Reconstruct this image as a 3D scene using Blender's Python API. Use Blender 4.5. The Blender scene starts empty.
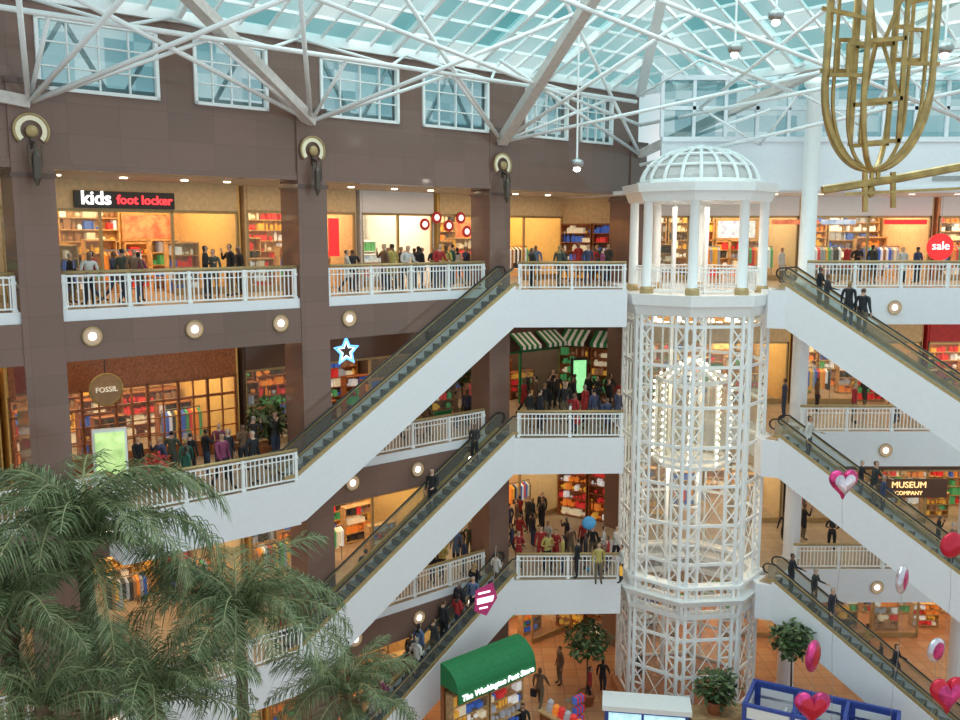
import bpy, math, random
from mathutils import Vector, Matrix
random.seed(7)
S=bpy.context.scene
try:
    S.view_settings.view_transform='Standard'
except Exception as e: print(e)
EYE=20.1
PT=math.atan(124/900.0); CP=math.cos(PT); SP=math.sin(PT)
def ray(px,py):
    x=(px-480)/900.0; y=-(py-360)/900.0
    return Vector((x,CP+y*SP,-SP+y*CP))
def floor_pt(px,py,z):
    r=ray(px,py); t=(z-EYE)/r.z
    return Vector((r.x*t,r.y*t,z))
def at_depth(px,py,Y):
    r=ray(px,py); t=Y/r.y
    return Vector((r.x*t,Y,EYE+r.z*t))
# ---------------------------------------------------------------- materials
MATS={}
def mat(name,col,rough=.6,metal=0,emit=0,ecol=None,var=.08,scale=6,alpha_glass=None,bump=0):
    if name in MATS: return MATS[name]
    m=bpy.data.materials.new(name); m.use_nodes=True
    nt=m.node_tree; b=nt.nodes['Principled BSDF']
    tc=nt.nodes.new('ShaderNodeTexCoord'); nz=nt.nodes.new('ShaderNodeTexNoise'); nz.inputs['Scale'].default_value=scale
    nz.inputs['Detail'].default_value=4
    nt.links.new(tc.outputs['Object'],nz.inputs['Vector'])
    rp=nt.nodes.new('ShaderNodeValToRGB')
    rp.color_ramp.elements[0].position=.35; rp.color_ramp.elements[1].position=.65
    rp.color_ramp.elements[0].color=(*[c*(1-var) for c in col],1)
    rp.color_ramp.elements[1].color=(*[min(1,c*(1+var)) for c in col],1)
    nt.links.new(nz.outputs['Fac'],rp.inputs['Fac']); nt.links.new(rp.outputs['Color'],b.inputs['Base Color'])
    b.inputs['Roughness'].default_value=rough; b.inputs['Metallic'].default_value=metal
    if emit:
        b.inputs['Emission Color'].default_value=(*(ecol or col),1); b.inputs['Emission Strength'].default_value=emit
    if alpha_glass is not None:
        tr=nt.nodes.new('ShaderNodeBsdfTransparent'); tr.inputs['Color'].default_value=(*col,1)
        mx=nt.nodes.new('ShaderNodeMixShader'); mx.inputs['Fac'].default_value=alpha_glass
        out=nt.nodes['Material Output']
        nt.links.new(tr.outputs[0],mx.inputs[1]); nt.links.new(b.outputs[0],mx.inputs[2]); nt.links.new(mx.outputs[0],out.inputs['Surface'])
    m.diffuse_color=(*col,1)
    MATS[name]=m; return m
def tilemat(name,c1,c2,mort,sx,rough=.35,bw=.6,rh=.6,ms=.02,vert=False,glass=None,offset=0,spec=None):
    m=bpy.data.materials.new(name); m.use_nodes=True; nt=m.node_tree; b=nt.nodes['Principled BSDF']
    tc=nt.nodes.new('ShaderNodeTexCoord'); br=nt.nodes.new('ShaderNodeTexBrick'); br.inputs['Scale'].default_value=sx
    br.offset=offset; br.inputs['Color1'].default_value=(*c1,1); br.inputs['Color2'].default_value=(*c2,1); br.inputs['Mortar'].default_value=(*mort,1)
    br.inputs['Mortar Size'].default_value=ms; br.inputs['Brick Width'].default_value=bw; br.inputs['Row Height'].default_value=rh
    if vert:
        sp=nt.nodes.new('ShaderNodeSeparateXYZ'); ad=nt.nodes.new('ShaderNodeMath'); cb=nt.nodes.new('ShaderNodeCombineXYZ')
        nt.links.new(tc.outputs['Object'],sp.inputs[0]); nt.links.new(sp.outputs[0],ad.inputs[0]); nt.links.new(sp.outputs[1],ad.inputs[1])
        nt.links.new(ad.outputs[0],cb.inputs[0]); nt.links.new(sp.outputs[2],cb.inputs[1]); nt.links.new(cb.outputs[0],br.inputs['Vector'])
    else: nt.links.new(tc.outputs['Object'],br.inputs['Vector'])
    b.inputs['Roughness'].default_value=rough
    if vert:
        nz=nt.nodes.new('ShaderNodeTexNoise'); nz.inputs['Scale'].default_value=26; nz.inputs['Detail'].default_value=5
        nt.links.new(tc.outputs['Object'],nz.inputs['Vector'])
        mx=nt.nodes.new('ShaderNodeMix'); mx.data_type='RGBA'; mx.blend_type='MULTIPLY'; mx.inputs['Factor'].default_value=.28
        nt.links.new(br.outputs['Color'],mx.inputs[6]); nt.links.new(nz.outputs['Color'],mx.inputs[7]); nt.links.new(mx.outputs[2],b.inputs['Base Color'])
    else: nt.links.new(br.outputs['Color'],b.inputs['Base Color'])
    if glass is not None:
        tr=nt.nodes.new('ShaderNodeBsdfTransparent'); nt.links.new(br.outputs['Color'],tr.inputs['Color'])
        mx=nt.nodes.new('ShaderNodeMixShader'); mx.inputs['Fac'].default_value=glass
        nt.links.new(tr.outputs[0],mx.inputs[1]); nt.links.new(b.outputs[0],mx.inputs[2]); nt.links.new(mx.outputs[0],nt.nodes['Material Output'].inputs['Surface'])
    return m
WHITE=mat('white_paint',(.88,.88,.92),.45,var=.015)
WHITE2=mat('white_gloss',(.94,.94,.94),.3,var=.015)
BROWN=tilemat('brown_granite',(.27,.158,.125),(.235,.14,.112),(.17,.105,.085),1,.09,1.45,.85,.005,True)
BROWN2=tilemat('brown_granite_dark',(.16,.095,.078),(.14,.085,.07),(.09,.055,.045),1,.1,1.1,1.1,.005,True)
BRASS=mat('brass',(.50,.345,.13),.32,.7,var=.2)
BRASSD=mat('brass_painted',(.48,.34,.16),.4,.3)
BLACK=mat('black_rubber',(.02,.02,.022),.45)
STEPM=mat('step_metal',(.17,.18,.175),.45,.2)
STEEL=mat('steel',(.45,.45,.44),.35,.9)
DGLASS=mat('balustrade_glass',(.84,.87,.85),.1,alpha_glass=.06)
CGLASS=mat('clear_glass',(.90,.95,.95),.05,alpha_glass=.06)
RST=.98
ROOFG=tilemat('roof_glass',(.22,.52,.53),(.84,.98,.95),(.6,.8,.8),1,.3,RST,RST,.0,glass=.09)
BLUEG=tilemat('clerestory_glass',(.52,.68,.71),(.86,.93,.93),(.5,.6,.65),1,.2,.85,.66,.0,True,glass=.12)
CEIL=mat('ceiling_plaster',(.55,.48,.40),.8,var=.02)
CREAM=mat('cream_wall',(.74,.55,.32),.7)
YELLOW=mat('yellow_wall',(.86,.54,.17),.7)
WOOD=mat('cherry_wood',(.36,.12,.04),.4,var=.3,scale=12)
WOODL=mat('light_wood',(.60,.38,.18),.5,var=.2)
TILE=tilemat('walkway_tile',(.46,.36,.26),(.38,.29,.21),(.3,.22,.18),1.0)
GTILE=tilemat('ground_tile',(.46,.20,.10),(.52,.28,.15),(.30,.15,.09),.8)
WARM=mat('warm_lamp',(1,.82,.52),.5,emit=10,ecol=(1,.82,.55))
BULB=mat('bulb',(1,.95,.85),.5,emit=14,ecol=(1,.93,.78))
SOFTW=mat('soft_lamp',(.50,.36,.27),.5,emit=.12,ecol=(1,.75,.55))
RED=mat('red_sign',(.75,.02,.03),.5,emit=1.0,ecol=(.9,.03,.03))
REDL=mat('red_lit_letter',(.9,.02,.03),.5,emit=2.2,ecol=(1,.04,.05))
REDP=mat('red_paint',(.6,.04,.04),.5)
WSIGN=mat('white_sign',(.95,.95,.95),.5,emit=1.2,ecol=(1,1,1))
NEONB=mat('neon_blue',(.2,.5,1),.5,emit=2.2,ecol=(.12,.42,1))
NEONW=mat('neon_white',(.9,.95,1),.5,emit=1.6,ecol=(.7,.88,1))
GREENA=mat('awning_green',(.012,.20,.065),.6)
GREENS=mat('green_screen',(.3,.9,.35),.5,emit=.9,ecol=(.35,.9,.4),var=.5,scale=5)
BLUEP=mat('kiosk_blue',(.05,.09,.38),.45)
PINK=mat('foil_pink',(.80,.05,.22),.2,.35,var=.5,scale=4)
SILV=mat('foil_silver',(.78,.70,.78),.18,.6,var=.3,scale=3)
REDF=mat('foil_red',(.65,.02,.05),.2,.3)
GOODS=[mat('goods_%s'%n,c,.6,emit=.3,ecol=c) for n,c in [('cream',(.8,.7,.5)),('red',(.7,.04,.04)),('white',(.85,.85,.85)),('blue',(.06,.14,.5)),('dark',(.04,.035,.03)),('amber',(.8,.42,.06)),('brown',(.3,.15,.07)),('green',(.08,.35,.12)),('grey',(.35,.35,.38)),('orange',(.85,.26,.04))]]  # self-glow added to the goods colours to look vivid; the goods are no lamps
LEAF=[mat('leaf_a',(.085,.13,.045),.6,var=.35),mat('leaf_b',(.16,.205,.09),.6,var=.35),mat('leaf_c',(.045,.09,.028),.55,var=.3)]
TRUNK=mat('palm_trunk',(.11,.075,.05),.9,var=.4,scale=14)
TERRA=mat('terracotta',(.45,.18,.08),.7)
# ---------------------------------------------------------------- mesh builder
class MB:
    def __init__(s): s.v=[];s.f=[];s.m=[]
    def add(s,vs,fs,mi=0):
        o=len(s.v); s.v+= [tuple(v) for v in vs]; s.f+=[tuple(o+i for i in f) for f in fs]; s.m+=[mi]*len(fs)
    def box(s,x0,x1,y0,y1,z0,z1,mi=0):
        s.add([(x0,y0,z0),(x1,y0,z0),(x1,y1,z0),(x0,y1,z0),(x0,y0,z1),(x1,y0,z1),(x1,y1,z1),(x0,y1,z1)],
              [(0,3,2,1),(4,5,6,7),(0,1,5,4),(1,2,6,5),(2,3,7,6),(3,0,4,7)],mi)
    def beam(s,p,q,w,h,mi=0):
        p=Vector(p);q=Vector(q);d=(q-p)
        if d.length<1e-5:return
        d.normalize(); up=Vector((0,0,1)) if abs(d.z)<.95 else Vector((0,1,0))
        a=d.cross(up).normalized(); b=a.cross(d).normalized()
        vs=[]
        for c in (p,q):
            for sa,sb in ((-1,-1),(1,-1),(1,1),(-1,1)): vs.append(c+a*sa*w/2+b*sb*h/2)
        s.add(vs,[(0,1,2,3),(7,6,5,4),(0,4,5,1),(1,5,6,2),(2,6,7,3),(3,7,4,0)],mi)
    def tube(s,pts,r,n=6,mi=0,closed=False,cap=True):
        pts=[Vector(p) for p in pts]; N=len(pts); rs=r if isinstance(r,(list,tuple)) else [r]*N
        rings=[];a=None
        for i in range(N):
            if closed: d=pts[(i+1)%N]-pts[i-1]
            else: d=pts[min(i+1,N-1)]-pts[max(i-1,0)]
            if d.length<1e-7:d=Vector((0,0,1))
            d.normalize()
            if a is None:
                up=Vector((0,0,1)) if abs(d.z)<.9 else Vector((0,1,0)); a=d.cross(up).normalized()
            else:
                a=(a-d*a.dot(d)); 
                a=a.normalized() if a.length>1e-6 else d.orthogonal().normalized()
            b=d.cross(a)
            rings.append([pts[i]+(a*math.cos(2*math.pi*k/n)+b*math.sin(2*math.pi*k/n))*rs[i] for k in range(n)])
        vs=[v for g in rings for v in g]; fs=[]
        for i in range(N if closed else N-1):
            j=(i+1)%N
            for k in range(n): fs.append((i*n+k,i*n+(k+1)%n,j*n+(k+1)%n,j*n+k))
        if cap and not closed: fs.append(tuple(range(n-1,-1,-1))); fs.append(tuple((N-1)*n+k for k in range(n)))
        s.add(vs,fs,mi)
    def lathe(s,c,prof,n=16,mi=0,rot=0):
        c=Vector(c); vs=[];fs=[]
        for r,z in prof:
            for k in range(n):
                t=2*math.pi*k/n+rot; vs.append(c+Vector((r*math.cos(t),r*math.sin(t),z)))
        for i in range(len(prof)-1):
            for k in range(n): fs.append((i*n+k,i*n+(k+1)%n,(i+1)*n+(k+1)%n,(i+1)*n+k))
        fs.append(tuple(range(n-1,-1,-1))); fs.append(tuple((len(prof)-1)*n+k for k in range(n)))
        s.add(vs,fs,mi)
    def ball(s,c,rx,ry,rz,nu=10,nv=6,mi=0):
        prof=[(math.sin(math.pi*i/nv),-math.cos(math.pi*i/nv)) for i in range(nv+1)]
        vs=[];fs=[]
        for r,z in prof:
            r=max(r,.001)
            for k in range(nu):
                t=2*math.pi*k/nu; vs.append((c[0]+rx*r*math.cos(t),c[1]+ry*r*math.sin(t),c[2]+rz*z))
        for i in range(nv):
            for k in range(nu): fs.append((i*nu+k,i*nu+(k+1)%nu,(i+1)*nu+(k+1)%nu,(i+1)*nu+k))
        s.add(vs,fs,mi)
    def prism(s,pts,z0,z1,mi=0):
        n=len(pts); vs=[(p[0],p[1],z0) for p in pts]+[(p[0],p[1],z1) for p in pts]
        fs=[tuple(range(n-1,-1,-1)),tuple(range(n,2*n))]+[(i,(i+1)%n,n+(i+1)%n,n+i) for i in range(n)]
        s.add(vs,fs,mi)
    def prof_y(s,pts,y0,y1,mi=0): # pts in xz extruded along y
        n=len(pts); vs=[(p[0],y0,p[1]) for p in pts]+[(p[0],y1,p[1]) for p in pts]
        fs=[tuple(range(n)),tuple(range(2*n-1,n-1,-1))]+[(n+i,n+(i+1)%n,(i+1)%n,i) for i in range(n)]
        s.add(vs,fs,mi)
    def quad(s,a,b,c,d,mi=0): s.add([a,b,c,d],[(0,1,2,3)],mi)
    def obj(s,name,mats,M=None,parent=None,smooth=False):
        me=bpy.data.meshes.new(name); me.from_pydata(s.v,[],s.f)
        for m in (mats if isinstance(mats,(list,tuple)) else [mats]): me.materials.append(m)
        me.polygons.foreach_set('material_index',s.m)
        if smooth: me.polygons.foreach_set('use_smooth',[True]*len(s.f))
        me.update()
        return link(name,me,M,parent)
def link(name,data,M=None,parent=None):
    o=bpy.data.objects.new(name,data); S.collection.objects.link(o)
    if parent is not None:
        o.parent=parent
        if M is not None: o.matrix_local=M
    elif M is not None: o.matrix_world=M
    return o
def empty(name,M=None):
    return link(name,None,M)
def thing(o,label,cat,group=None,kind=None):
    o['label']=label;o['category']=cat
    if group:o['group']=group
    if kind:o['kind']=kind
    return o
def struct(o): o['kind']='structure'; return o
T=Matrix.Translation
def RZ(a): return Matrix.Rotation(a,4,'Z')
def RX(a): return Matrix.Rotation(a,4,'X')
def RY(a): return Matrix.Rotation(a,4,'Y')
# frames
DX,DY=.758,.652
ANG=math.atan2(DY,DX)
ML=T((-6.1,30.7,0))@RZ(ANG)      # local x along facade, local y away from atrium
MLI=ML.inverted()
def W(u,v,z=0):
    return Vector((-6.1+DX*u+DY*v,30.7+DY*u-DX*v,z))
def wall_u(px,v):
    s=(px-480)/900.0*CP
    return (s*(30.7-DX*v)+6.1-DY*v)/(DX-DY*s)
# ---------------------------------------------------------------- camera / world
cd=bpy.data.cameras.new('camera'); cam=bpy.data.objects.new('camera',cd); S.collection.objects.link(cam)
cam.location=(0,0,EYE); cam.rotation_euler=(math.pi/2-PT,0,0); cd.sensor_width=36; cd.lens=33.75; cd.clip_end=500; cd.clip_start=.1
S.camera=cam
w=bpy.data.worlds.new('world'); S.world=w; w.use_nodes=True
nt=w.node_tree; bg=nt.nodes['Background']
tc=nt.nodes.new('ShaderNodeTexCoord'); nz=nt.nodes.new('ShaderNodeTexNoise'); nz.inputs['Scale'].default_value=7
rp=nt.nodes.new('ShaderNodeValToRGB'); rp.color_ramp.elements[0].color=(.48,.72,.76,1); rp.color_ramp.elements[1].color=(.97,.98,1,1)
rp.color_ramp.elements[0].position=.40; rp.color_ramp.elements[1].position=.6
nt.links.new(tc.outputs['Generated'],nz.inputs['Vector']); nt.links.new(nz.outputs['Fac'],rp.inputs['Fac']); nt.links.new(rp.outputs['Color'],bg.inputs['Color'])
bg.inputs['Strength'].default_value=.90
def area(loc,sx,sy,power,col=(1,.82,.6),rot=None):
    l=bpy.data.lights.new('area_light','AREA'); l.shape='RECTANGLE'; l.size=sx; l.size_y=sy; l.energy=power; l.color=col
    o=bpy.data.objects.new('area_light',l); S.collection.objects.link(o)
    o.matrix_world=T(loc)@(rot or Matrix.Identity(4)); return o
# ---------------------------------------------------------------- slabs
b=MB(); b.prism([(-60,5),(60,5),(60,75),(-60,75)],-.3,0); struct(b.obj('floor',GTILE))
def pt2(v): return (v.x,v.y)
Bc=W(8.88,1.18)
def slab(z,land):
    pts=[pt2(W(-22,0))]
    if land: pts+=[pt2(W(-6.8,0)),pt2(W(-6.8,1.2)),pt2(W(-.9,1.2)),pt2(W(-.9,0))]
    pts+=[pt2(W(8.9,0)),pt2(Bc),(5.85,35.75),(5.85,40.6),(12.0,40.6),(12.0,35.75),(13.2,36.9),(34,36.9),(34,56),(-3,56),pt2(W(-22,-15))]
    b=MB(); b.prism(pts,z-1.5,z,0)
    o=b.obj('floor',[WHITE,TILE,CEIL])
    for p in o.data.polygons:
        if p.normal.z>.9:p.material_index=1
        elif p.normal.z<-.9:p.material_index=2
    struct(o)
    b=MB(); b.box(-22,8.8,-.05,-.005,z-1.5,z-.33)
    struct(b.obj('wall_left',BROWN,ML))
slab(18,False); slab(12,True); slab(6,True)
b=MB(); 
pts=[pt2(W(-22,-.4)),pt2(W(17.4,-.4)),pt2(W(17.4,-15)),pt2(W(-22,-15))]
b.prism(pts,21.95,22.1); struct(b.obj('ceiling',CEIL))
b=MB(); b.prism([(7.3,38.6),(34,38.6),(34,56),(-2,56),(4,44.5)],21.92,22.08); struct(b.obj('ceiling',WHITE))
# upper wall with clerestory openings
b=MB(); wins=[(-17,-13.6),(-12.8,-9.6)]+[(wall_u(a,0),wall_u(c,0)) for a,c in ((47,166),(200,272),(323,400),(423,488),(524,566),(578,610))]
ZT=26.08; EZ=26.7
b.box(-22,17.6,0,.4,21.95,24.1,0); b.box(-22,17.6,0,.4,ZT,EZ,0)
prev=-22
for a,c in wins:
    b.box(prev,a,0,.4,24.1,ZT,0); prev=c
b.box(prev,17.6,0,.4,24.1,ZT,0)
b.box(-22,17.0,-.04,0,21.95,22.2,0)
struct(b.obj('wall_left',BROWN,ML))
for i,(a,c) in enumerate(wins):
    b=MB(); 
    for (x0,x1,z0,z1) in [(a,c,24.1,24.2),(a,c,ZT-.1,ZT),(a,a+.1,24.1,ZT),(c-.1,c,24.1,ZT)]: b.box(x0,x1,-.08,.1,z0,z1,0)
    for k in range(1,4): xx=a+(c-a)*k/4; b.box(xx-.02,xx+.02,-.02,.08,24.15,ZT,0)
    for k in (1,2): zz=24.1+(ZT-24.1)*k/3; b.box(a,c,-.02,.08,zz-.02,zz+.02,0)
    b.box(a,c,.12,.14,24.12,ZT,1)
    struct(b.obj('window_%d'%(i+1),[WHITE2,BLUEG],ML))
# steel lattice outside the clerestory, seen through its glass
b=MB()
for k in range(11):
    u=-14+k*2.9; b.beam((u,1.6,24),(u+1.45,1.6,26.4),.12,.12); b.beam((u+1.45,1.6,26.4),(u+2.9,1.6,24),.12,.12)
b.beam((-14,1.6,26.4),(17,1.6,26.4),.16,.16); b.beam((-14,1.6,24.4),(17,1.6,24.4),.3,.3)
struct(b.obj('trim_3',mat('outer_steel',(.35,.45,.47),.6),ML))
COLS=(-16.8,-8.25,.5,9.1,17.6)
for i,u in enumerate(COLS):
    b=MB(); f=-.08 if i!=3 else -.02
    b.box(u-.55,u+.55,f,1.15,0,24.35,0)
    b.box(u-.6,u+.6,f-.04 if i!=3 else -.04,1.2,21.7,21.82,1)
    b.box(u-.6,u+.6,f-.04 if i!=3 else -.04,1.2,24.2,24.35,1)
    o=b.obj('column',[BROWN,BROWN2],ML); struct(o)
# ---------------------------------------------------------------- railings
def rail(p,q,group='balcony railings',label='white metal balustrade with brass handrail on balcony edge',h=1.05):
    p=Vector(p);q=Vector(q);d=q-p;L=d.length;a=math.atan2(d.y,d.x)
    r=empty('railing',T(p)@RZ(a)); thing(r,label,'railing',group)
    b=MB(); b.box(0,L,-.03,.03,.06,.11); b.box(0,L,-.03,.03,h-.12,h-.06); b.box(0,L,-.02,.02,h-.30,h-.265)
    n=max(2,int(L/.15))
    for k in range(1,n):
        x=L*k/n; b.box(x-.018,x+.018,-.016,.016,.1,h-.1)
    b.obj('baluster_panel',WHITE2,parent=r)
    m=max(1,round(L/1.9)); pm=MB(); pm.box(-.05,.05,-.05,.05,0,h-.04); pm.box(-.07,.07,-.07,.07,0,.06); pm.box(-.07,.07,-.07,.07,h-.28,h-.2)
    o0=None
    for k in range(m+1):
        x=.06+(L-.12)*k/m
        if o0 is None: o0=pm.obj('post',WHITE2,T((x,0,0)),r)
        else:
            o=o0.copy(); S.collection.objects.link(o); o.parent=r; o.matrix_local=T((x,0,0))
    b=MB(); b.tube([(0,0,h+.01),(L,0,h+.01)],.055,8); b.obj('handrail',BRASSD,parent=r,smooth=True)
    return r
def wr(u0,u1,v,z): rail(W(u0,v,z),W(u1,v,z))
for z in (18,12,6):
    wr(-16.2,-8.85,-.12,z); wr(1.08,8.4,-.14,z)
wr(-7.66,-.1,-.12,18)
for z in (12,6):
    wr(-6.75,-.95,1.12,z); rail(W(-6.75,0,z),W(-6.75,1.05,z)); wr(-7.66,-6.8,-.06,z)
for z in (18,12,6):
    rail((1.5,35.82,z),(5.8,35.85,z),'bridge railings','white metal balustrade on bridge beside lift tower')
    rail((13.4,37.0,z),(23,37.0,z)); rail((23.1,37.0,z),(33,37.0,z))
# ---------------------------------------------------------------- escalators
RUN=9.8; WID=1.15
def escalator(M,ground,name_label):
    r=empty('escalator',M); thing(r,name_label,'escalator','atrium escalators')
    sl=6/RUN
    if ground: prof=[(-.9,.02),(-.9,.14),(0,.14),(RUN,6.14),(RUN+.05,6.14),(RUN+.05,4.55),((1.45)/sl+.0,.02)]
    else: prof=[(-.05,-1.45),(-.05,.14),(0,.14),(RUN,6.14),(RUN+.05,6.14),(RUN+.05,4.55),(.25,-1.4)]
    b=MB(); b.prof_y(prof,0,.06); b.prof_y(prof,WID-.06,WID)
    x0=1.45/sl if ground else .25; z0=.02 if ground else -1.4
    b.add([(x0,0.06,z0),(x0,WID-.06,z0),(RUN+.05,WID-.06,4.55),(RUN+.05,.06,4.55)],[(0,1,2,3)])
    b.obj('side_cladding',WHITE,parent=r)
    st=MB(); st.box(0,.40,.1,WID-.1,-.05,0,0); st.box(.37,.41,.1,WID-.1,-.0,.245,2); st.box(0,.035,.1,WID-.1,-.008,.006,1)
    for k in range(6): yy=.16+k*.15; st.box(.03,.38,yy,yy+.05,0,.006,0)
    o0=None; n=24; sd=RUN/n
    for k in range(n):
        Mk=T((k*sd,0,k*.25+.02))
        if o0 is None:o0=st.obj('step',[STEPM,BRASSD,mat('riser_metal',(.05,.055,.053),.5,.2)],Mk,r)
        else:
            o=o0.copy(); S.collection.objects.link(o); o.parent=r; o.matrix_local=Mk
    b=MB()
    for y in (.08,WID-.1):
        b.prof_y([(-.5,.12),(-.5,.78),(0,.82),(RUN,6.82),(RUN+.25,6.80),(RUN+.25,6.12),(RUN,6.12),(0,.12)],y,y+.015)
    b.obj('balustrade_panel',DGLASS,parent=r)
    b=MB()
    for y in (.03,WID-.11):
        b.prof_y([(-.5,.12),(0,.12),(RUN,6.12),(RUN+.3,6.12),(RUN+.3,6.2),(RUN,6.28),(0,.28),(-.5,.22)],y,y+.08)
    b.obj('trim_strip',BRASSD,parent=r)
    for y in (.09,WID-.09):
        b=MB(); c=[]
        for t in range(0,7): a=math.pi*1.5-math.pi*t/6; c.append((-.5+.26*math.cos(a),y,.58+.27*math.sin(a)))
        c+= [(0,y,.88),(RUN,y,6.88)]
        for t in range(0,7): a=math.pi/2-math.pi*t/6; c.append((RUN+.25+.2*math.cos(a),y,6.66+.2*math.sin(a)))
        b.tube(c,.036,6); b.tube([(0,y,.82),(RUN,y,6.82)],.035,5,mi=1); b.obj('handrail',[BLACK,BRASSD],parent=r,smooth=True)
    b=MB(); b.box(-.9 if ground else -.6,.02,.1,WID-.1,.0,.02); b.box(RUN,RUN+.6,.1,WID-.1,6.0,6.02); b.obj('comb_plate',STEEL,parent=r)
    return r
for k,z in enumerate((12,6,0)):
    p=W(-.95,1.18,z); escalator(T(p)@RZ(ANG),z==0,'escalator with white side cladding, black handrails and brass trim')
RA=math.atan2(-.613,.79); dr=Vector((math.cos(RA),math.sin(RA),0)); nb=Vector((-dr.y,dr.x,0))
RO=Vector((11.75,35.15,0))
for z in (12,6,0):
    p=RO+dr*(RUN+.2)+nb*WID; p.z=z
    escalator(T(p)@RZ(RA+math.pi),z==0,'escalator with white side cladding descending from lift tower bridge')
for z in (18,12,6):
    b=MB(); a=RO+dr*.2; c=a+nb*WID
    b.prism([(11.3,35.3),pt2(a),pt2(c),(13.2,36.88),(12.02,35.8),(12.02,36.2),(11.3,36.2)],z-1.5,z-.003); o=b.obj('floor',[WHITE]); struct(o)
# ---------------------------------------------------------------- lift tower
TX,TY=8.97,37.45; TR=math.radians(6)
tw=empty('elevator_tower',T((TX,TY,0))@RZ(TR)); thing(tw,'white octagonal lattice elevator tower with columned cupola and glass dome','elevator')
def octp(R,z,k): a=math.pi/8+k*math.pi/4; return Vector((R*math.cos(a),R*math.sin(a),z))
R0=2.92
b=MB()
lv=[0.6+i*.80 for i in range(20)]+[16.6,17.2]
for k in range(8):
    for off in (-.15,.15):
        p=octp(R0,0,k); t=Vector((-math.sin(math.pi/8+k*math.pi/4),math.cos(math.pi/8+k*math.pi/4),0))*off
        b.beam(p+t+Vector((0,0,.1)),p+t+Vector((0,0,17.3)),.12,.12)
    back=math.sin(math.pi/8+(k+.5)*math.pi/4+TR)>.3
    p=octp(R0,0,k);q=octp(R0,0,(k+1)%8)
    m1=p.lerp(q,.27);m2=p.lerp(q,.73)
    for m in (m1,m2): b.beam(m+Vector((0,0,.1)),m+Vector((0,0,17.3)),.08,.08)
    for i,z in enumerate(lv):
        zz=Vector((0,0,z))
        if i%2==0: b.beam(p+zz,q+zz,.07,.12)
        elif not back: b.beam(p+zz,m1+zz,.05,.06); b.beam(m2+zz,q+zz,.05,.06)
        if i<len(lv)-1 and not back:
            z2=Vector((0,0,lv[i+1]))
            b.beam(p+zz,m1+z2,.05,.05);b.beam(m1+zz,p+z2,.05,.05)
            b.beam(m2+zz,q+z2,.05,.05);b.beam(q+zz,m2+z2,.05,.05)
        if i<len(lv)-2 and i%2==0 and (z<9.5 or z>15):
            z2=Vector((0,0,lv[i+2])); b.beam(m1+zz,m2+z2,.03,.03); b.beam(m2+zz,m1+z2,.03,.03)
b.obj('lattice_shaft',WHITE2,parent=tw)
b=MB(); 
for k in range(8):
    p=octp(R0-.15,.1,k);q=octp(R0-.15,.1,(k+1)%8); u=Vector((0,0,17.2)); b.quad(p,q,q+u,p+u)
b.obj('shaft_glass',mat('shaft_glass',(.93,.95,.95),.08,alpha_glass=.08),parent=tw)
def openring(name,ro,ri,z0,z1,ex=0,m=WHITE2):
    b=MB()
    for k in range(8):
        a,c=octp(ro,z0,k),octp(ro,z0,(k+1)%8);a2,c2=octp(ri,z0,k),octp(ri,z0,(k+1)%8);u=Vector((0,0,z1-z0))
        ae,ce=octp(ro+ex,z1,k),octp(ro+ex,z1,(k+1)%8)
        b.quad(a,c,ce,ae);b.quad(c2,a2,a2+u,c2+u);b.quad(ae,ce,c2+u,a2+u);b.quad(c,a,a2,c2)
    return b.obj(name,m,parent=tw)
openring('cornice',3.06,2.3,17.0,17.4,.14); openring('cornice',3.27,2.3,17.4,17.82,.06)
openring('belt_cornice',3.25,2.6,5.35,5.6,.15); openring('belt_cornice',3.1,2.6,4.75,4.95,.05); openring('belt_cornice',3.15,2.6,6.0,6.12)
for k in range(8):
    b=MB(); b.beam(octp(3.08,4.9,k),octp(3.2,5.4,k),.12,.12); b.obj('belt_post',WHITE2,parent=tw)
cm=MB(); cm.lathe((0,0,0),[(.25,0),(.25,.12),(.20,.18),(.18,3.75),(.25,3.82),(.29,4.0)],14)
cb=MB(); cb.lathe((0,0,0),[(.28,0),(.28,.22),(.23,.3)],12)
o0=None
for k in range(8):
    Mk=T(octp(2.6,17.8,k))
    if o0 is None:o0=cm.obj('column',WHITE2,Mk,tw,smooth=True); o1=cb.obj('column_base',BRASSD,Mk,tw)
    else:
        for oo in (o0,o1):
            o=oo.copy(); S.collection.objects.link(o); o.parent=tw; o.matrix_local=Mk
openring('cupola_cornice',2.85,1.9,21.45,21.82,.15); openring('cupola_cornice',3.1,1.9,21.82,22.15,.05)
openring('cupola_cornice',2.55,2.1,22.15,22.3)
b=MB()
for k in range(8):
    p=octp(2.45,17.8,k);q=octp(2.45,17.8,(k+1)%8)
    for zz in (.15,.9,1.05): b.beam(p+Vector((0,0,zz)),q+Vector((0,0,zz)),.05,.05)
    for j in range(1,12): m=p.lerp(q,j/12); b.beam(m+Vector((0,0,.1)),m+Vector((0,0,1.0)),.03,.03)
b.obj('baluster_panel',WHITE2,parent=tw)
b=MB(); RD=2.36;HD=1.45; nr=20
def dp(a,e): return Vector((RD*math.cos(e)*math.cos(a),RD*math.cos(e)*math.sin(a),22.2+HD*math.sin(e)))
for k in range(nr):
    a=2*math.pi*k/nr; b.tube([dp(a,math.radians(t)) for t in range(0,91,10)],.07,5)
for e in (3,28,50,70):
    b.tube([dp(2*math.pi*k/nr,math.radians(e)) for k in range(nr)],.055,5,closed=True)
b.ball((0,0,22.2+HD),.3,.3,.13)
b.obj('dome_frame',WHITE2,parent=tw)
b=MB(); b.lathe((0,0,22.2),[((RD-.09)*math.cos(math.radians(t)),(HD-.08)*math.sin(math.radians(t))) for t in range(0,90,11)],nr)
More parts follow.
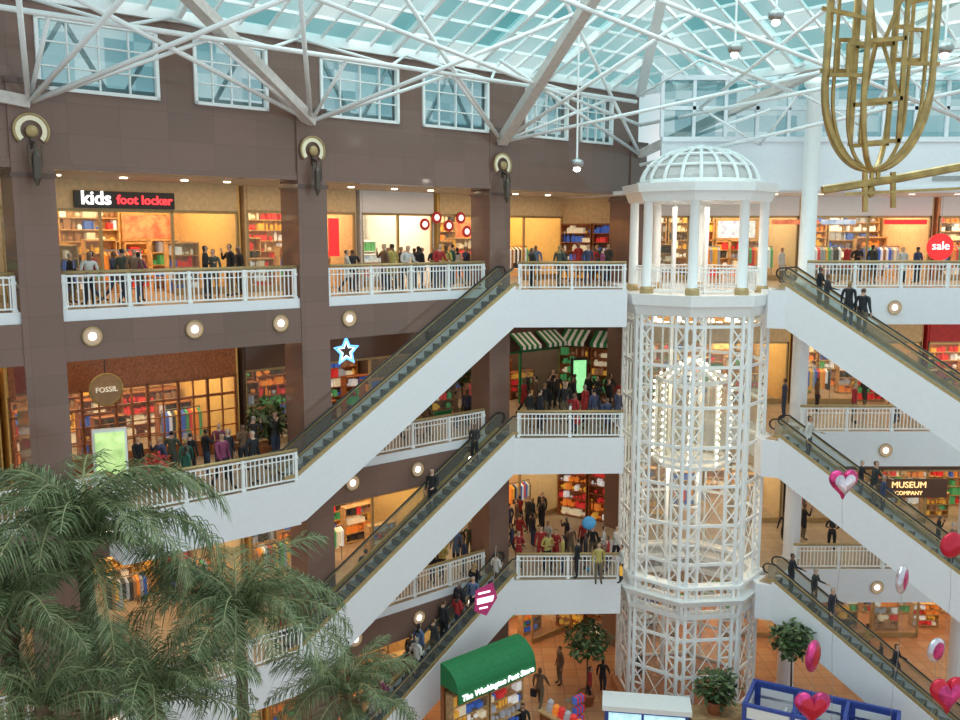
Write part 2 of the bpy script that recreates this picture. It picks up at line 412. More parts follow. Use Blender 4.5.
b.obj('dome_glass',mat('dome_glass',(.72,.68,.66),.35,alpha_glass=.8),parent=tw)
RC=1.5
b=MB()
for k in range(8):
    b.beam(octp(RC,10.6,k),octp(RC,14.0,k),.12,.12); p=octp(RC,0,k);q=octp(RC,0,(k+1)%8)
    for z in (10.6,10.9,14.15): b.beam(p+Vector((0,0,z)),q+Vector((0,0,z)),.1,.16)
    b.beam(octp(RC,14.15,k),(0,0,15.0),.1,.1)
    b.quad(octp(RC,10.65,k),octp(RC,10.65,(k+1)%8),(0,0,10.65),(0,0,10.65))
b.obj('elevator_cab',WHITE2,parent=tw)
b=MB()
for k in range(8):
    a=octp(RC-.04,10.95,k);c=octp(RC-.04,10.95,(k+1)%8);u=Vector((0,0,3.1)); b.quad(a,c,c+u,a+u)
b.obj('cab_glass',mat('cab_glass',(.86,.84,.78),.08,alpha_glass=.15),parent=tw)
b=MB()
for k in range(8):
    for j in range(12): c=octp(RC+.09,10.8+j*.29,k); b.ball(c,.05,.05,.05,6,4)
    for j in range(1,6): c=octp(RC+.09,14.2,k).lerp(Vector((0,0,15.1)),j/6); b.ball(c,.05,.05,.05,6,4)
o=b.obj('cab_bulb',mat('cab_bulb',(1,.9,.7),.5,emit=10,ecol=(1,.85,.6)),parent=tw); o['kind']='stuff'
b=MB(); b.beam((-.7,.9,.2),(-.7,.9,21.4),.14,.2); b.beam((.7,.9,.2),(.7,.9,21.4),.14,.2)
for z in range(2,22,4): b.beam((-.7,.9,z),(.7,.9,z),.12,.12)
b.obj('guide_rail',WHITE2,parent=tw)
b=MB(); b.lathe((0,0,0),[(3.2,0),(3.2,.5),(3.1,.55)],8,0,math.pi/8); b.obj('tower_base',WOOD,parent=tw)
area((TX,TY,21.3),2.5,2.5,120,(1,.9,.75)); area((TX,TY,10.3),2,2,110,(1,.85,.65)); area((TX,TY,13.9),2,2,60,(1,.8,.55))
# ---------------------------------------------------------------- text
def text(body,size,m,M,parent=None,name='lettering',ext=.02,align='CENTER',shear=0,off=0):
    c=bpy.data.curves.new('t','FONT'); c.body=body;c.size=size;c.extrude=ext;c.align_x=align;c.align_y='CENTER';c.shear=shear; c.resolution_u=3; c.offset=off
    o=bpy.data.objects.new('t',c); S.collection.objects.link(o)
    dg=bpy.context.evaluated_depsgraph_get(); me=bpy.data.meshes.new_from_object(o.evaluated_get(dg))
    bpy.data.objects.remove(o); me.materials.clear(); me.materials.append(m)
    return link(name,me,M@RX(math.pi/2),parent)
# ---------------------------------------------------------------- shops
wn=[20]
def shelf(M,x0,x1,y,z,h,depth=.45,rows=5,dense=1.0,pal=None,back=WOODL,label=None,cat='shelf'):
    b=MB(); b.box(x0,x1,y-.04,y,z,z+h,0); b.box(x0,x0+.04,y-depth,y,z,z+h,0); b.box(x1-.04,x1,y-depth,y,z,z+h,0)
    for k in range(rows+1): zz=z+.05+(h-.1)*k/rows; b.box(x0,x1,y-depth,y,zz-.02,zz+.02,0)
    o=b.obj('display_shelf',back,M); thing(o,label or 'shop shelving unit stacked with colourful merchandise','shelf','shop display shelves')
    g=MB(); sp=(h-.1)/rows
    for k in range(rows):
        x=x0+.06; zz=z+.07+sp*k; base=random.choice(pal) if pal else random.randrange(len(GOODS))
        while x<x1-.2:
            w_=random.uniform(.10,.42)/dense; hh=random.uniform(.4,.9)*sp
            if random.random()<.3: base=random.choice(pal) if pal else random.randrange(len(GOODS))
            mi=base
            q=random.random()
            if q<.93: 
                if q<.4: g.box(x,x+w_,y-depth+.05,y-.1,zz,zz+hh,mi)
                elif q<.6: g.ball((x+w_/2,y-depth/2,zz+w_*.4),w_*.5,w_*.4,w_*.4,7,4,mi)
                else: g.lathe((x+w_/2,y-depth/2,zz),[(w_*.35,0),(w_*.4,hh*.6),(w_*.15,hh)],7,mi)
            x+=w_+.03
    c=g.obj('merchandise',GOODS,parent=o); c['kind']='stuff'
    return o
GLOW=[mat('glow_panel_%d'%i,c,.5,emit=e,ecol=c,var=.6,scale=3.5) for i,(c,e) in enumerate([((1,.60,.22),.5),((1,.80,.5),.5),((.9,.22,.10),.5),((.55,.7,1),.45),((1,.7,.12),.5)])]
def garments(M,x0,x1,y,z):
    r=empty('clothes_rack',M@T((x0,y,z))); thing(r,'chrome clothes rail hung with garments','rack','clothes rails')
    L=x1-x0; b=MB(); b.beam((0,0,0),(0,0,1.6),.04,.04); b.beam((L,0,0),(L,0,1.6),.04,.04); b.beam((0,0,1.6),(L,0,1.6),.04,.04); b.obj('rack_frame',STEEL,parent=r)
    g=MB(); x=.08
    while x<L-.1:
        mi=random.randrange(10); h=random.uniform(.7,1.1); g.add([(x,-.05,1.55),(x,-.28,1.42),(x,-.24,1.55-h),(x,.24,1.55-h),(x,.28,1.42),(x+.09,-.05,1.55),(x+.09,-.28,1.42),(x+.11,-.24,1.55-h),(x+.11,.24,1.55-h),(x+.09,.28,1.42)],[(0,1,2,3,4),(9,8,7,6,5),(0,5,6,1),(1,6,7,2),(3,8,9,4),(4,9,5,0)],mi); x+=.13
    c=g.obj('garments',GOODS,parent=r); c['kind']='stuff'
def shop(M,x0,x1,y0,z0,wall,hdr,hz=3.05,top=3.95,depth=5.5,frame=BRASSD,warm=60,pal=None,front=True,trans=False,glow=True,shelfback=None,lit=True):
    H=top
    b=MB(); yb=y0+depth
    b.box(x0,x1,yb,yb+.1,z0,z0+H,0); b.box(x0,x0+.1,y0,yb,z0,z0+H,0); b.box(x1-.1,x1,y0,yb,z0,z0+H,0)
    struct(b.obj('wall_shop',wall,M))
    b=MB(); b.box(x0+.1,x1-.1,y0-.05,y0+.15,z0+hz,z0+H,0); struct(b.obj('wall_header',hdr,M))
    nl=max(2,int((x1-x0)/1.3)); 
    b=MB()
    for i in range(nl):
        for j in range(3):
            xx=x0+(x1-x0)*(i+.5)/nl; yy=y0+.8+j*1.6; b.box(xx-.12,xx+.12,yy-.12,yy+.12,z0+H-.3,z0+H-.03)
    o=b.obj('ceiling_lamp',WARM,M); thing(o,'small bright spotlights on ceiling inside a shop','lamp','shop ceiling lights'); o['kind']='stuff'
    if front:
        wn[0]+=1; b=MB(); n=max(2,int((x1-x0)/(1.1 if trans else 2.2))); dgap=n//2
        for i in range(n+1): xx=x0+.1+(x1-x0-.2)*i/n; b.box(xx-.05,xx+.05,y0,y0+.1,z0,z0+hz,0)
        b.box(x0+.1,x1-.1,y0,y0+.08,z0+hz-.1,z0+hz,0)
        if trans:
            b.box(x0+.1,x1-.1,y0,y0+.08,z0+2.2,z0+2.3,0)
            for i in range(2*n+1): xx=x0+.1+(x1-x0-.2)*i/(2*n); b.box(xx-.025,xx+.025,y0,y0+.08,z0+.5,z0+hz,0)
            for zz in (1.05,1.65): b.box(x0+.1,x1-.1,y0+.01,y0+.07,z0+zz-.02,z0+zz+.02,0)
        for i in range(n):
            if i==dgap and not trans: continue
            a=x0+.1+(x1-x0-.2)*i/n; c=x0+.1+(x1-x0-.2)*(i+1)/n
            b.box(a,c,y0,y0+.08,z0,z0+(.6 if trans else .25),0); b.box(a+.04,c-.04,y0+.03,y0+.045,z0+.25,z0+hz-.08,1)
        struct(b.obj('window_%d'%wn[0],[frame,CGLASS],M))
    n=max(1,int((x1-x0)/2.2)); ww=(x1-x0-.5)/n
    for i in range(n):
        a=x0+.3+i*ww
        if i%4==2 and glow:
            b=MB(); b.box(a+.1,a+ww-.2,yb-.12,yb-.02,z0+1.9,z0+3.0,0); b.box(a+.2,a+ww-.3,yb-.14,yb-.12,z0+2.0,z0+2.9,1)
            thing(b.obj('wall_display',[WOODL,random.choice(GLOW)],M),'glowing lit display panel on shop back wall','display','shop display panels')
            shelf(M,a,a+ww-.15,yb-.2,z0,1.85,rows=4,pal=pal,back=shelfback or WOODL,dense=1.2)
        else: shelf(M,a,a+ww-.1,yb-.02,z0,3.3,rows=7,pal=pal,back=shelfback or WOODL,dense=1.3)
    for i in range(n):
        a=x0+.6+i*ww; yy=y0+1.3+random.uniform(-.2,.6)
        if random.random()<.4: garments(M,a,a+ww*.6,yy,z0)
        else: shelf(M,a,a+ww*random.uniform(.45,.7),yy,z0,random.uniform(1.1,1.9),rows=4,pal=pal,back=shelfback or WOODL,dense=1.3)
        a+=random.uniform(-.2,.3)
        shelf(M,a+.1,a+ww*random.uniform(.5,.7),y0+3.3,z0,random.uniform(1.5,2.1),rows=4,back=shelfback or WOODL,dense=1.3)
    if lit: area(M@Vector(((x0+x1)/2,y0+depth*.5,z0+H-.32)),x1-x0-1,depth-1.5,warm*3.1,(1,.70,.37),RZ(M.to_euler().z))
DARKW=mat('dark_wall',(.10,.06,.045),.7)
shop(ML,-7.7,-.1,4.2,18,YELLOW,CREAM,pal=[0,1,2,3,4,5,6],warm=90,hz=3.0)
shop(ML,.1,5.0,4.2,18,CREAM,CREAM,warm=60,pal=[2,0,5,1]); shop(ML,5.2,9.0,4.2,18,WHITE,WHITE,pal=[1,2,2,8],warm=70,shelfback=WHITE)
shop(ML,9.2,17.1,4.2,18,YELLOW,CREAM,pal=[0,5,6,9,0,4],warm=85)
shop(ML,-16.5,-8.0,4.2,18,CREAM,CREAM,lit=False)
shop(ML,-8.4,-.4,4.2,12,YELLOW,WOOD,frame=WOOD,hz=2.95,pal=[0,5,6,1,4],warm=85,trans=True,shelfback=WOOD)
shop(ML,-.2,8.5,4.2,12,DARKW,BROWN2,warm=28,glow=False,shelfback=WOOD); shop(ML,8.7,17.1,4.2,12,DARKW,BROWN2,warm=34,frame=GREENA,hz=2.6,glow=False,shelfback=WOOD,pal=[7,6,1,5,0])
shop(ML,-16.5,-8.6,4.2,12,YELLOW,REDP,pal=[1,1,5,0])
for a,c,wl in ((-8.4,-.4,CREAM),(-.2,8.5,YELLOW),(8.7,17.1,CREAM)): shop(ML,a,c,4.2,6,wl,BROWN2 if a>-1 else CREAM,warm=55)
for a,c,wl in ((-8.4,-.4,CREAM),(-.2,8.5,YELLOW),(8.7,17.1,CREAM)): shop(ML,a,c,3.2,0,wl,WHITE,warm=50)
MR=T((0,43.2,0))
shop(MR,7.2,15.2,0,18,CREAM,WHITE,pal=[0,2,5,8,1,4],warm=75); shop(MR,15.4,21.5,0,18,CREAM,WHITE,pal=[2,3,8,4,9],warm=75); shop(MR,21.7,29.5,0,18,mat('peach',(.85,.42,.22),.7),WHITE,pal=[1,9,2,0,4],warm=90)
shop(MR,7.2,15.0,0,12,YELLOW,CREAM); shop(MR,15.2,21.4,0,12,mat('tan_wall',(.6,.36,.18),.7),CREAM); shop(MR,21.6,29,0,12,REDP,REDP,pal=[1,2,5],warm=90)
shop(MR,7.2,15.0,0,6,CREAM,CREAM,pal=[0,5,6]); shop(MR,15.2,29,0,6,mat('olive_dark',(.16,.12,.07),.7),BROWN2,pal=[5,6,1,7,0],warm=80,hz=2.7)
shop(MR,7.2,15.0,0,0,CREAM,CREAM); shop(MR,15.2,29,0,0,YELLOW,CREAM)
p=W(17.1,-4.2)
MC=T((p.x,p.y,0))@RZ(math.atan2(43.2-p.y,7.2-p.x))
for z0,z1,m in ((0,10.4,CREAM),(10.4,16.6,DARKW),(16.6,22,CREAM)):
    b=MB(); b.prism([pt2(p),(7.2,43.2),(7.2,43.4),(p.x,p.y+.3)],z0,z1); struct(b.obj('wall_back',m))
for z,pl in ((18,[0,5,1,3]),(12,[7,6,5,0]),(6,[1,0,5,9,2]),(0,[0,5,6])):
    shelf(MC,.1,1.7,-.06,z,2.7,rows=6,pal=pl,dense=1.3,back=WOOD); shelf(MC,1.8,3.4,-.06,z,2.7,rows=6,pal=pl,dense=1.3,back=WOOD)
for z in (21.9,16.45,10.45,4.45):
    area(W(4.5,-2.1,z-.03),24,2.5,{21.9:190,16.45:125}.get(z,160),(1,.76,.48),RZ(ANG))
    area((20,40,z-.03),17,3,120,(1,.80,.56))
dl=MB(); dl.lathe((0,0,0),[(.12,0),(.12,.03)],12); d0=None
def down(p):
    global d0
    if d0 is None:
        d0=dl.obj('downlight',mat('downlight_glow',(1,.9,.7),.5,emit=6,ecol=(1,.88,.66)),T(p)); thing(d0,'small round recessed downlight in walkway ceiling','lamp','recessed downlights')
    else:
        o=d0.copy(); S.collection.objects.link(o); o.matrix_world=T(p)
for z in (21.91,16.46,10.46):
    for u in (-7,-5,-3,-1.5,1.5,3.5,5.5,7.3,10,12,14): 
        down(W(u,-2.2,z))
    for x in range(13,30,2): down((x,40.2,z))
def awning(M,wd,label):
    b=MB(); n=8
    for k in range(n):
        x0=-wd/2+wd*k/n;x1=x0+wd/n; mi=k%2
        b.add([(x0,0,.55),(x1,0,.55),(x1,-.8,0),(x0,-.8,0),(x1,-.8,-.18),(x0,-.8,-.18)],[(0,1,2,3),(3,2,4,5)],mi)
    thing(b.obj('awning',[GREENA,WHITE],M),label,'awning','striped shop awnings')
for px in (521,547): awning(ML@T((wall_u(px,-4.05),4.1,14.95)),1.4,'green and white striped shop awning')
for x in (.9,2.6): awning(MC@T((x,-.05,14.95)),1.4,'green and white striped shop awning')
def disc_sign(M,R,m1,m2,label):
    r=empty('window_disc',M); thing(r,label,'sign','round window graphics')
    b=MB(); b.tube([(0,-.02,0),(0,.02,0)],R,20); b.obj('disc',m1,parent=r)
    b=MB(); b.tube([(0,-.04,0),(0,-.02,0)],R*.5,16); b.obj('disc_centre',m2,parent=r)
for px,dz in ((425,2.6),(437,2.9),(449,2.55),(461,2.9),(467,2.3)): disc_sign(ML@T((wall_u(px,-4.1),4.12,18+dz)),.26,REDP,WSIGN,'round red and white graphic on shop front')
b=MB(); b.box(-.22,.22,-.1,0,0,1.5); thing(b.obj('banner',RED,ML@T((wall_u(333,-4.1),4.1,19.3))),'red vertical lit banner on shop front','banner')
# right upper wall / beam
b=MB(); b.box(7.6,34,38.5,38.8,22.0,24.2,0); b.box(7.6,34,38.42,38.5,24.0,24.2,0); b.box(7.6,34,38.42,38.5,22.0,22.15,0)
b.box(19,22.5,38.46,38.5,22.4,22.6,1)
struct(b.obj('wall_right',[WHITE,STEEL]))
b=MB(); b.box(7.6,34,38.6,38.62,24.2,EZ,1)
for x in [7.6+1.32*i for i in range(21)]: b.box(x-.07,x+.07,38.5,38.7,24.2,EZ,0)
b.box(7.6,34,38.5,38.7,25.3,25.45,0); b.box(7.6,34,38.45,38.75,EZ-.2,EZ,0)
struct(b.obj('window_19',[WHITE,BLUEG]))
cmb=MB(); cmb.lathe((0,0,0),[(.42,0),(.42,.2),(.33,.3),(.31,8.0),(.42,8.15),(.42,8.4)],20)
c0=cmb.obj('column',WHITE2,T((13.6,37.7,18)),smooth=True); struct(c0)
o=c0.copy(); S.collection.objects.link(o); o.matrix_world=T((21.5,37.9,18))
for x in (13.8,21.5):
    for z in (12,6,0):
        b=MB(); b.lathe((x,38.4,z),[(.4,0),(.36,.1),(.34,4.4),(.4,4.5)],16); struct(b.obj('column',WHITE,smooth=False))
# ---------------------------------------------------------------- roof (local facade coordinates)
SL=.45; UC=RST*18; VM=RST*13
def LPn(u,v,dz=0): return (u,-v,EZ+SL*v+dz)
def RPn(w_,v,dz=0): return (UC-w_,-v,EZ+SL*w_+dz)
b=MB(); b.add([LPn(-22,0),LPn(UC,0),LPn(UC-VM,VM),LPn(-22,VM)],[(0,1,2,3)]); b.add([RPn(0,0),RPn(0,34),RPn(VM,34),RPn(VM,VM)],[(0,1,2,3)])
struct(b.obj('ceiling',ROOFG,ML))
fr=MB(); st_=RST
i=-22
while i*st_<UC:
    u=i*st_; vm=min(VM,UC-u)
    fr.beam(LPn(u,0,-.05),LPn(u,vm,-.05),.075 if i%4 else .16,.12 if i%4 else .3); i+=1
i=0
while i*st_<VM: v=i*st_; fr.beam(LPn(-22,v,-.06),LPn(UC-v,v,-.06),.07,.10); i+=1
i=1
while i*st_<34: v=i*st_; fr.beam(RPn(0,v,-.05),RPn(min(VM,v),v,-.05),.075 if i%4 else .16,.12 if i%4 else .3); i+=1
i=0
while i*st_<VM: w_=i*st_; fr.beam(RPn(w_,w_,-.06),RPn(w_,34,-.06),.07,.10); i+=1
fr.beam(LPn(-22,0,-.1),LPn(UC,0,-.1),.25,.35); fr.beam(RPn(0,0,-.1),RPn(0,34,-.1),.25,.35); fr.beam(RPn(0,0,-.1),RPn(VM,VM,-.1),.4,.55)
struct(fr.obj('trim_1',WHITE2,ML))
b=MB(); pts=[MLI@W(UC,0,EZ),MLI@W(UC,34,EZ),MLI@Vector((40,14,EZ)),MLI@Vector((40,42.5,EZ)),MLI@Vector((7,42.5,EZ))]; b.add(pts,[(0,1,2,3,4)]); struct(b.obj('ceiling',ROOFG,ML))
b=MB()
for k in range(14): x=9+k*1.7; b.beam((x,41.5,EZ-.05),(x,max(14,41.85-(x-6.9)*1.16),EZ-.05),.1,.14)
for k in range(8): y=40-k*2; b.beam((7+(41.8-y)*.86,y,EZ-.06),(38,y,EZ-.06),.09,.12)
struct(b.obj('trim_2',WHITE2))
def truss(kind,segs,label):
    b=MB()
    for p,q,r in segs:
        if kind=='flat': b.beam(p,q,r*1.2,r)
        else: b.tube([p,q],r*.78,7)
    o=b.obj('roof_truss',TRB if kind=='flat' else WHITE2,smooth=(kind!='flat')); thing(o,label,'truss','roof trusses'); return o
TRB=mat('truss_paint',(.66,.58,.54),.5)
A=at_depth
S1=W(-8.25,.1,23.7);S2=W(.5,.1,23.9);S3=W(9.1,.1,23.8);S4=W(17.6,.1,23.8)
truss('flat',[(S2,A(165,-28,24.5),.32)],'heavy painted steel rafter rising from granite column top')
truss('flat',[(S3,A(604,-20,29.5),.34)],'heavy painted steel rafter rising from granite column top')
truss('flat',[(S4,A(835,62,35.5),.32),(A(835,62,35.5),A(990,-20,30),.30)],'white steel rafter rising from corner column')
truss('flat',[(S1,A(-60,85,24),.32)],'heavy painted steel rafter beside granite column')
def chord(v,z,u0,u1,st,vb,zb,r1=.10,r2=.065):
    segs=[(W(u0,v,z),W(u1,v,z),r1)]
    n=int((u1-u0)/st)
    for i in range(n):
        a=u0+i*st; segs.append((W(a,v,z),W(a+st/2,vb,zb),r2)); segs.append((W(a+st/2,vb,zb),W(a+st,v,z),r2))
    return segs
truss('tube',chord(2.4,25.6,-15,14.5,4.3,.2,EZ-.2),'white tubular lacing truss along clerestory windows')
truss('tube',[(S1,W(-8.25,2.4,25.6),.08),(S2,W(.5,2.4,25.6),.08),(S3,W(9.1,2.4,25.6),.08),(S1,W(-4,2.4,25.6),.08),(S2,W(-4,2.4,25.6),.08),(S2,W(4.7,2.4,25.6),.08),(S3,W(4.7,2.4,25.6),.08),(S3,W(13,2.4,25.6),.08),(S4,W(13,2.4,25.6),.08)],'white tube struts linking column tops to the chord')
for Sx,lst in ((S1,((130,-10,21),(18,-10,22),(330,-20,24))),(S2,((60,-10,23),(300,-8,25),(590,8,31))),(S3,((400,-10,28),(700,10,32),(830,70,35))),(S4,((500,60,34),(560,-10,33),(770,110,37)))):
    truss('tube',[(Sx,A(*q),.095) for q in lst],'white steel tube struts fanning out from column top')
truss('tube',[(A(640,125,40),A(965,60,31),.10),(A(640,165,40),A(965,90,33),.10),(A(700,108,38),A(760,145,38),.07),(A(760,145,38),A(800,93,36),.07),(A(800,93,36),A(860,125,36),.07),(A(860,125,36),A(900,70,34),.07),(A(660,0,30),A(965,120,34),.10),(A(540,-10,29),A(800,95,36),.10),(A(300,-8,25),A(640,125,40),.09),(A(850,-10,28),A(700,108,38),.09),(A(900,70,34),A(965,125,36),.07),(A(640,95,38),A(700,60,35),.06),(A(700,60,35),A(760,88,35),.06)],'white tubular trusses over the far corner of the atrium')
def hlamp(px,py,Y,pytop):
    p=A(px,py,Y); q=A(px,pytop,Y); r=empty('pendant_lamp',T(p)); thing(r,'small pendant lamp on long white rod from roof','lamp','hanging roof lamps')
    b=MB(); b.tube([(0,0,.1),(0,0,max(.4,q.z-p.z))],.035,6); b.obj('rod',WHITE2,parent=r)
    b=MB(); b.lathe((0,0,0),[(.06,-.2),(.2,-.12),(.25,0),(.2,.1),(.06,.16)],12); b.obj('lamp_shade',STEEL,parent=r,smooth=True)
    b=MB(); b.ball((0,0,-.22),.13,.13,.09); b.obj('bulb',BULB,parent=r,smooth=True)
hlamp(577,163,33,-10); hlamp(776,15,28,-20); hlamp(735,48,30,-10); hlamp(945,48,27,-10)
# ---------------------------------------------------------------- sconces
IV=mat('ivory',(.80,.72,.52),.4,emit=.15)
BRZ=mat('dark_bronze',(.12,.095,.075),.35,.6)
for u,zc in ((-8.25,22.95),(.5,22.95),(9.1,22.9)):
    M=ML@T((u,-.12,zc)); r=empty('wall_sconce',M); thing(r,'cream and brass horseshoe sconce with dark lantern on granite column','lamp','column sconces')
    b=MB(); N=20; a0=-.75;a1=math.pi+.75
    b.tube([(.45*math.cos(a0+(a1-a0)*k/N),-.05,.45*math.sin(a0+(a1-a0)*k/N)) for k in range(N+1)],.035,6); b.obj('ring',BRASSD,parent=r,smooth=True)
    b=MB()
    for k in range(N):
        t0=a0+(a1-a0)*k/N;t1=a0+(a1-a0)*(k+1)/N
        b.quad((.28*math.cos(t0),-.05,.28*math.sin(t0)),(.41*math.cos(t0),-.05,.41*math.sin(t0)),(.41*math.cos(t1),-.05,.41*math.sin(t1)),(.28*math.cos(t1),-.05,.28*math.sin(t1)))
    b.obj('crescent',IV,parent=r)
    b=MB(); b.ball((0,-.1,-.02),.17,.08,.17,10,6); b.obj('glass_globe',BRASSD,parent=r,smooth=True)
    b=MB(); b.beam((0,-.04,-.1),(0,-.04,-.5),.08,.08); b.beam((0,-.06,-.3),(0,-.32,-.4),.08,.08); b.beam((0,-.3,-.35),(0,-.3,-1.5),.06,.06); b.lathe((0,-.3,-1.1),[(.03,-.4),(.11,-.2),(.11,.4),(.05,.55)],8)
    b.beam((-.16,-.3,-.55),(.16,-.3,-.55),.05,.05); b.beam((-.16,-.3,-1.0),(-.16,-.3,-.4),.035,.035); b.beam((.16,-.3,-1.0),(.16,-.3,-.4),.035,.035)
    b.obj('lantern',BRZ,parent=r)
def flight(M):
    r=empty('wall_light',M); thing(r,'round flush wall light with brass rim on balcony fascia','lamp','fascia wall lights')
    b=MB(); n=18; b.tube([(.27*math.cos(2*math.pi*k/n),-.04,.27*math.sin(2*math.pi*k/n)) for k in range(n)],.025,6,closed=True); b.obj('rim',BRASSD,parent=r)
    b=MB(); vs=[(0,-.04,0)]+[(.26*math.cos(2*math.pi*k/n),-.03,.26*math.sin(2*math.pi*k/n)) for k in range(n)]; b.add(vs,[(0,(k+1)%n+1,k+1) for k in range(n)]); b.obj('diffuser',SOFTW,parent=r)
    b=MB(); b.ball((0,-.06,0),.12,.04,.12,10,5); b.obj('bulb',mat('fascia_bulb',(1,.9,.75),.5,emit=3.5,ecol=(1,.88,.7)),parent=r)
for z in (17.2,11.2,5.2):
    for u in (-12.7,-9.8,-6.95,-3.85,-.85,1.85,4.8,7.4):
        if z<17 and -6.9<u<-.5: continue
        if z>17 and u>4: continue
        flight(ML@T((u,-.06,z)))
    for x in (17.0,23.5): flight(T((x,36.88,z)))
r=empty('neon_star',ML@T((wall_u(344,-.5),.5,15.95))); thing(r,'blue and white neon star hanging above walkway','sign')
for rad,m,nm,rr_ in ((.52,NEONB,'outer_tube',.045),(.36,NEONW,'inner_tube',.03)):
    b=MB(); pts=[]
    for k in range(10):
        a=math.pi/2+k*math.pi/5; rr=rad if k%2==0 else rad*.45; pts.append((rr*math.cos(a),0,rr*math.sin(a)))
    b.tube(pts,rr_,6,closed=True); b.obj(nm,m,parent=r)
b=MB(); b.beam((0,.02,.5),(0,.02,.56),.02,.02); b.obj('hanger',BLACK,parent=r)
# ---------------------------------------------------------------- signs
u0=wall_u(96,-4.1)
r=empty('shop_sign',ML@T((u0+.65,4.1,21.30))); thing(r,'long black shop sign with white and red letters','sign')
b=MB(); b.box(-1.3,2.05,-.1,.0,-.28,.28); b.obj('sign_board',mat('sign_black',(.02,.02,.02),.4),parent=r)
text('kids',.62,WSIGN,T((-.62,-.14,.03)),r,ext=.03,off=.012); text('foot locker',.42,REDL,T((1.0,-.14,.0)),r,off=.008)
def wallsign(M,body,size,m,bw,bh,bm,label,cat='sign'):
    r=empty('shop_sign',M); thing(r,label,cat)
    b=MB(); b.box(-bw/2,bw/2,-.06,0,-bh/2,bh/2); b.obj('sign_board',bm,parent=r)
    return r
uu=wall_u(97,-2.6)
r=empty('shop_sign',ML@T((uu,2.6,15.15))); thing(r,'round wooden shop sign with cream lettering hanging over walkway','sign')
b=MB(); b.tube([(0,-.05,0),(0,.05,0)],.52,24); b.obj('sign_board',mat('sign_wood',(.42,.25,.12),.5),parent=r)
b=MB(); b.tube([(.52*math.cos(k*math.pi/12),-.04,.52*math.sin(k*math.pi/12)) for k in range(24)],.035,5,closed=True); b.obj('rim',BRASS,parent=r)
b=MB(); b.beam((0,0,.52),(0,0,1.3),.03,.03); b.obj('hanger',BLACK,parent=r)
text('FOSSIL',.24,mat('cream_letter',(.9,.85,.7),.5,emit=.4),T((0,-.08,0)),r)
p=A(940,247,42.2)
r=empty('sale_sign',T(p)); thing(r,'round red sale sign in shop window','sign')
b=MB(); b.tube([(0,-.03,0),(0,.03,0)],.62,24); b.obj('sign_board',RED,parent=r); text('sale',.55,WSIGN,T((0,-.08,.05)),r)
b=MB(); b.beam((0,0,.62),(0,0,21.9-p.z),.02,.02); b.obj('hanger',STEEL,parent=r)
GOLDL=mat('gold_lit_letter',(1,.7,.3),.5,emit=1.3,ecol=(1,.68,.3))
r=wallsign(T(A(908,488,43.05)),'',0,None,3.8,.95,BROWN2,'dark shop fascia with two lines of glowing gold lettering')
text('MUSEUM',.44,GOLDL,T((0,-.09,.17)),r); text('COMPANY',.28,GOLDL,T((0,-.09,-.24)),r)
for px,wd,m in ((795,2.2,GLOW[2]),(838,1.6,GLOW[3]),(905,2.0,RED)):
    p=A(px,222,43.0); b=MB(); b.box(-wd/2,wd/2,-.08,0,-.11,.11); thing(b.obj('sign_light_box',m,T(p)),'thin glowing light box above shop window','sign','lit shop fascias')
p=W(wall_u(581,-2.6),-2.6,12)
b=MB(); b.box(-.4,.4,-.1,.1,.1,2.2,0); b.box(-.33,.33,-.12,-.1,.5,2.1,1); o=b.obj('display_stand',[BLACK,GREENS],T(p)@RZ(.3)); thing(o,'glowing green lit poster stand on walkway','sign')
b=MB(); b.box(-.5,.5,-.1,.1,0,2.2,0); b.box(-.42,.42,-.13,-.1,.4,2.1,1); 
o=b.obj('display_stand',[WHITE2,mat('lime_poster',(.55,.8,.3),.5,emit=.6,ecol=(.55,.85,.3),var=.6,scale=3)],T(W(wall_u(98,-.9),-.9,12))@RZ(.4)); thing(o,'lit yellow green poster stand by railing','sign')
# ---------------------------------------------------------------- bookshop kiosk with awning
KB=3.6
r=empty('kiosk',T(W(4.0,1.35,0))@RZ(ANG)@T((0,-1.1,0))); thing(r,'newspaper shop kiosk with green barrel awning and open counter','kiosk')
b=MB(); n=8; L=3.9
arc=[(-1.05*math.cos(math.pi/2*k/n), KB+.85*math.sin(math.pi/2*k/n)) for k in range(n+1)]
for k in range(n):
    y0_,z0_=arc[k];y1_,z1_=arc[k+1]; b.quad((0,y0_,z0_),(L,y0_,z0_),(L,y1_,z1_),(0,y1_,z1_))
b.add([(0,y,z) for y,z in arc]+[(0,0,KB)],[tuple(range(n+2))]); b.add([(L,y,z) for y,z in arc]+[(L,0,KB)],[tuple(range(n+1,-1,-1))])
b.box(0,L,-1.07,-1.03,KB-.38,KB+.01)
b.obj('awning',GREENA,parent=r)
text('The Washington Post Store',.32,WSIGN,T((L/2,-1.1,KB-.18)),r,off=.006,shear=.1)
b=MB(); b.box(0,.1,-.1,0,0,KB);b.box(L-.1,L,-.1,0,0,KB);b.box(0,L,-.05,0,0,KB,0); b.obj('back_panel',WOOD,parent=r)
shelf(r.matrix_world,.15,1.9,-.1,0,3.3,rows=7,dense=1.3,pal=[0,1,2,3,8,5]); shelf(r.matrix_world,2.0,3.75,-.1,0,3.3,rows=7,dense=1.3,pal=[0,1,2,3,8,5])
b=MB(); b.box(.6,4.6,-2.9,-2.3,0,1.0,0); b.box(.5,4.7,-3.0,-2.2,1.0,1.06,1); b.box(4.7,5.3,-2.9,-.5,0,1.0,0);b.box(4.65,5.4,-3.0,-.4,1.0,1.06,1)
o=b.obj('counter',[WOOD,WOODL],r.matrix_world.copy()); thing(o,'dark wooden L-shaped sales counter','counter')
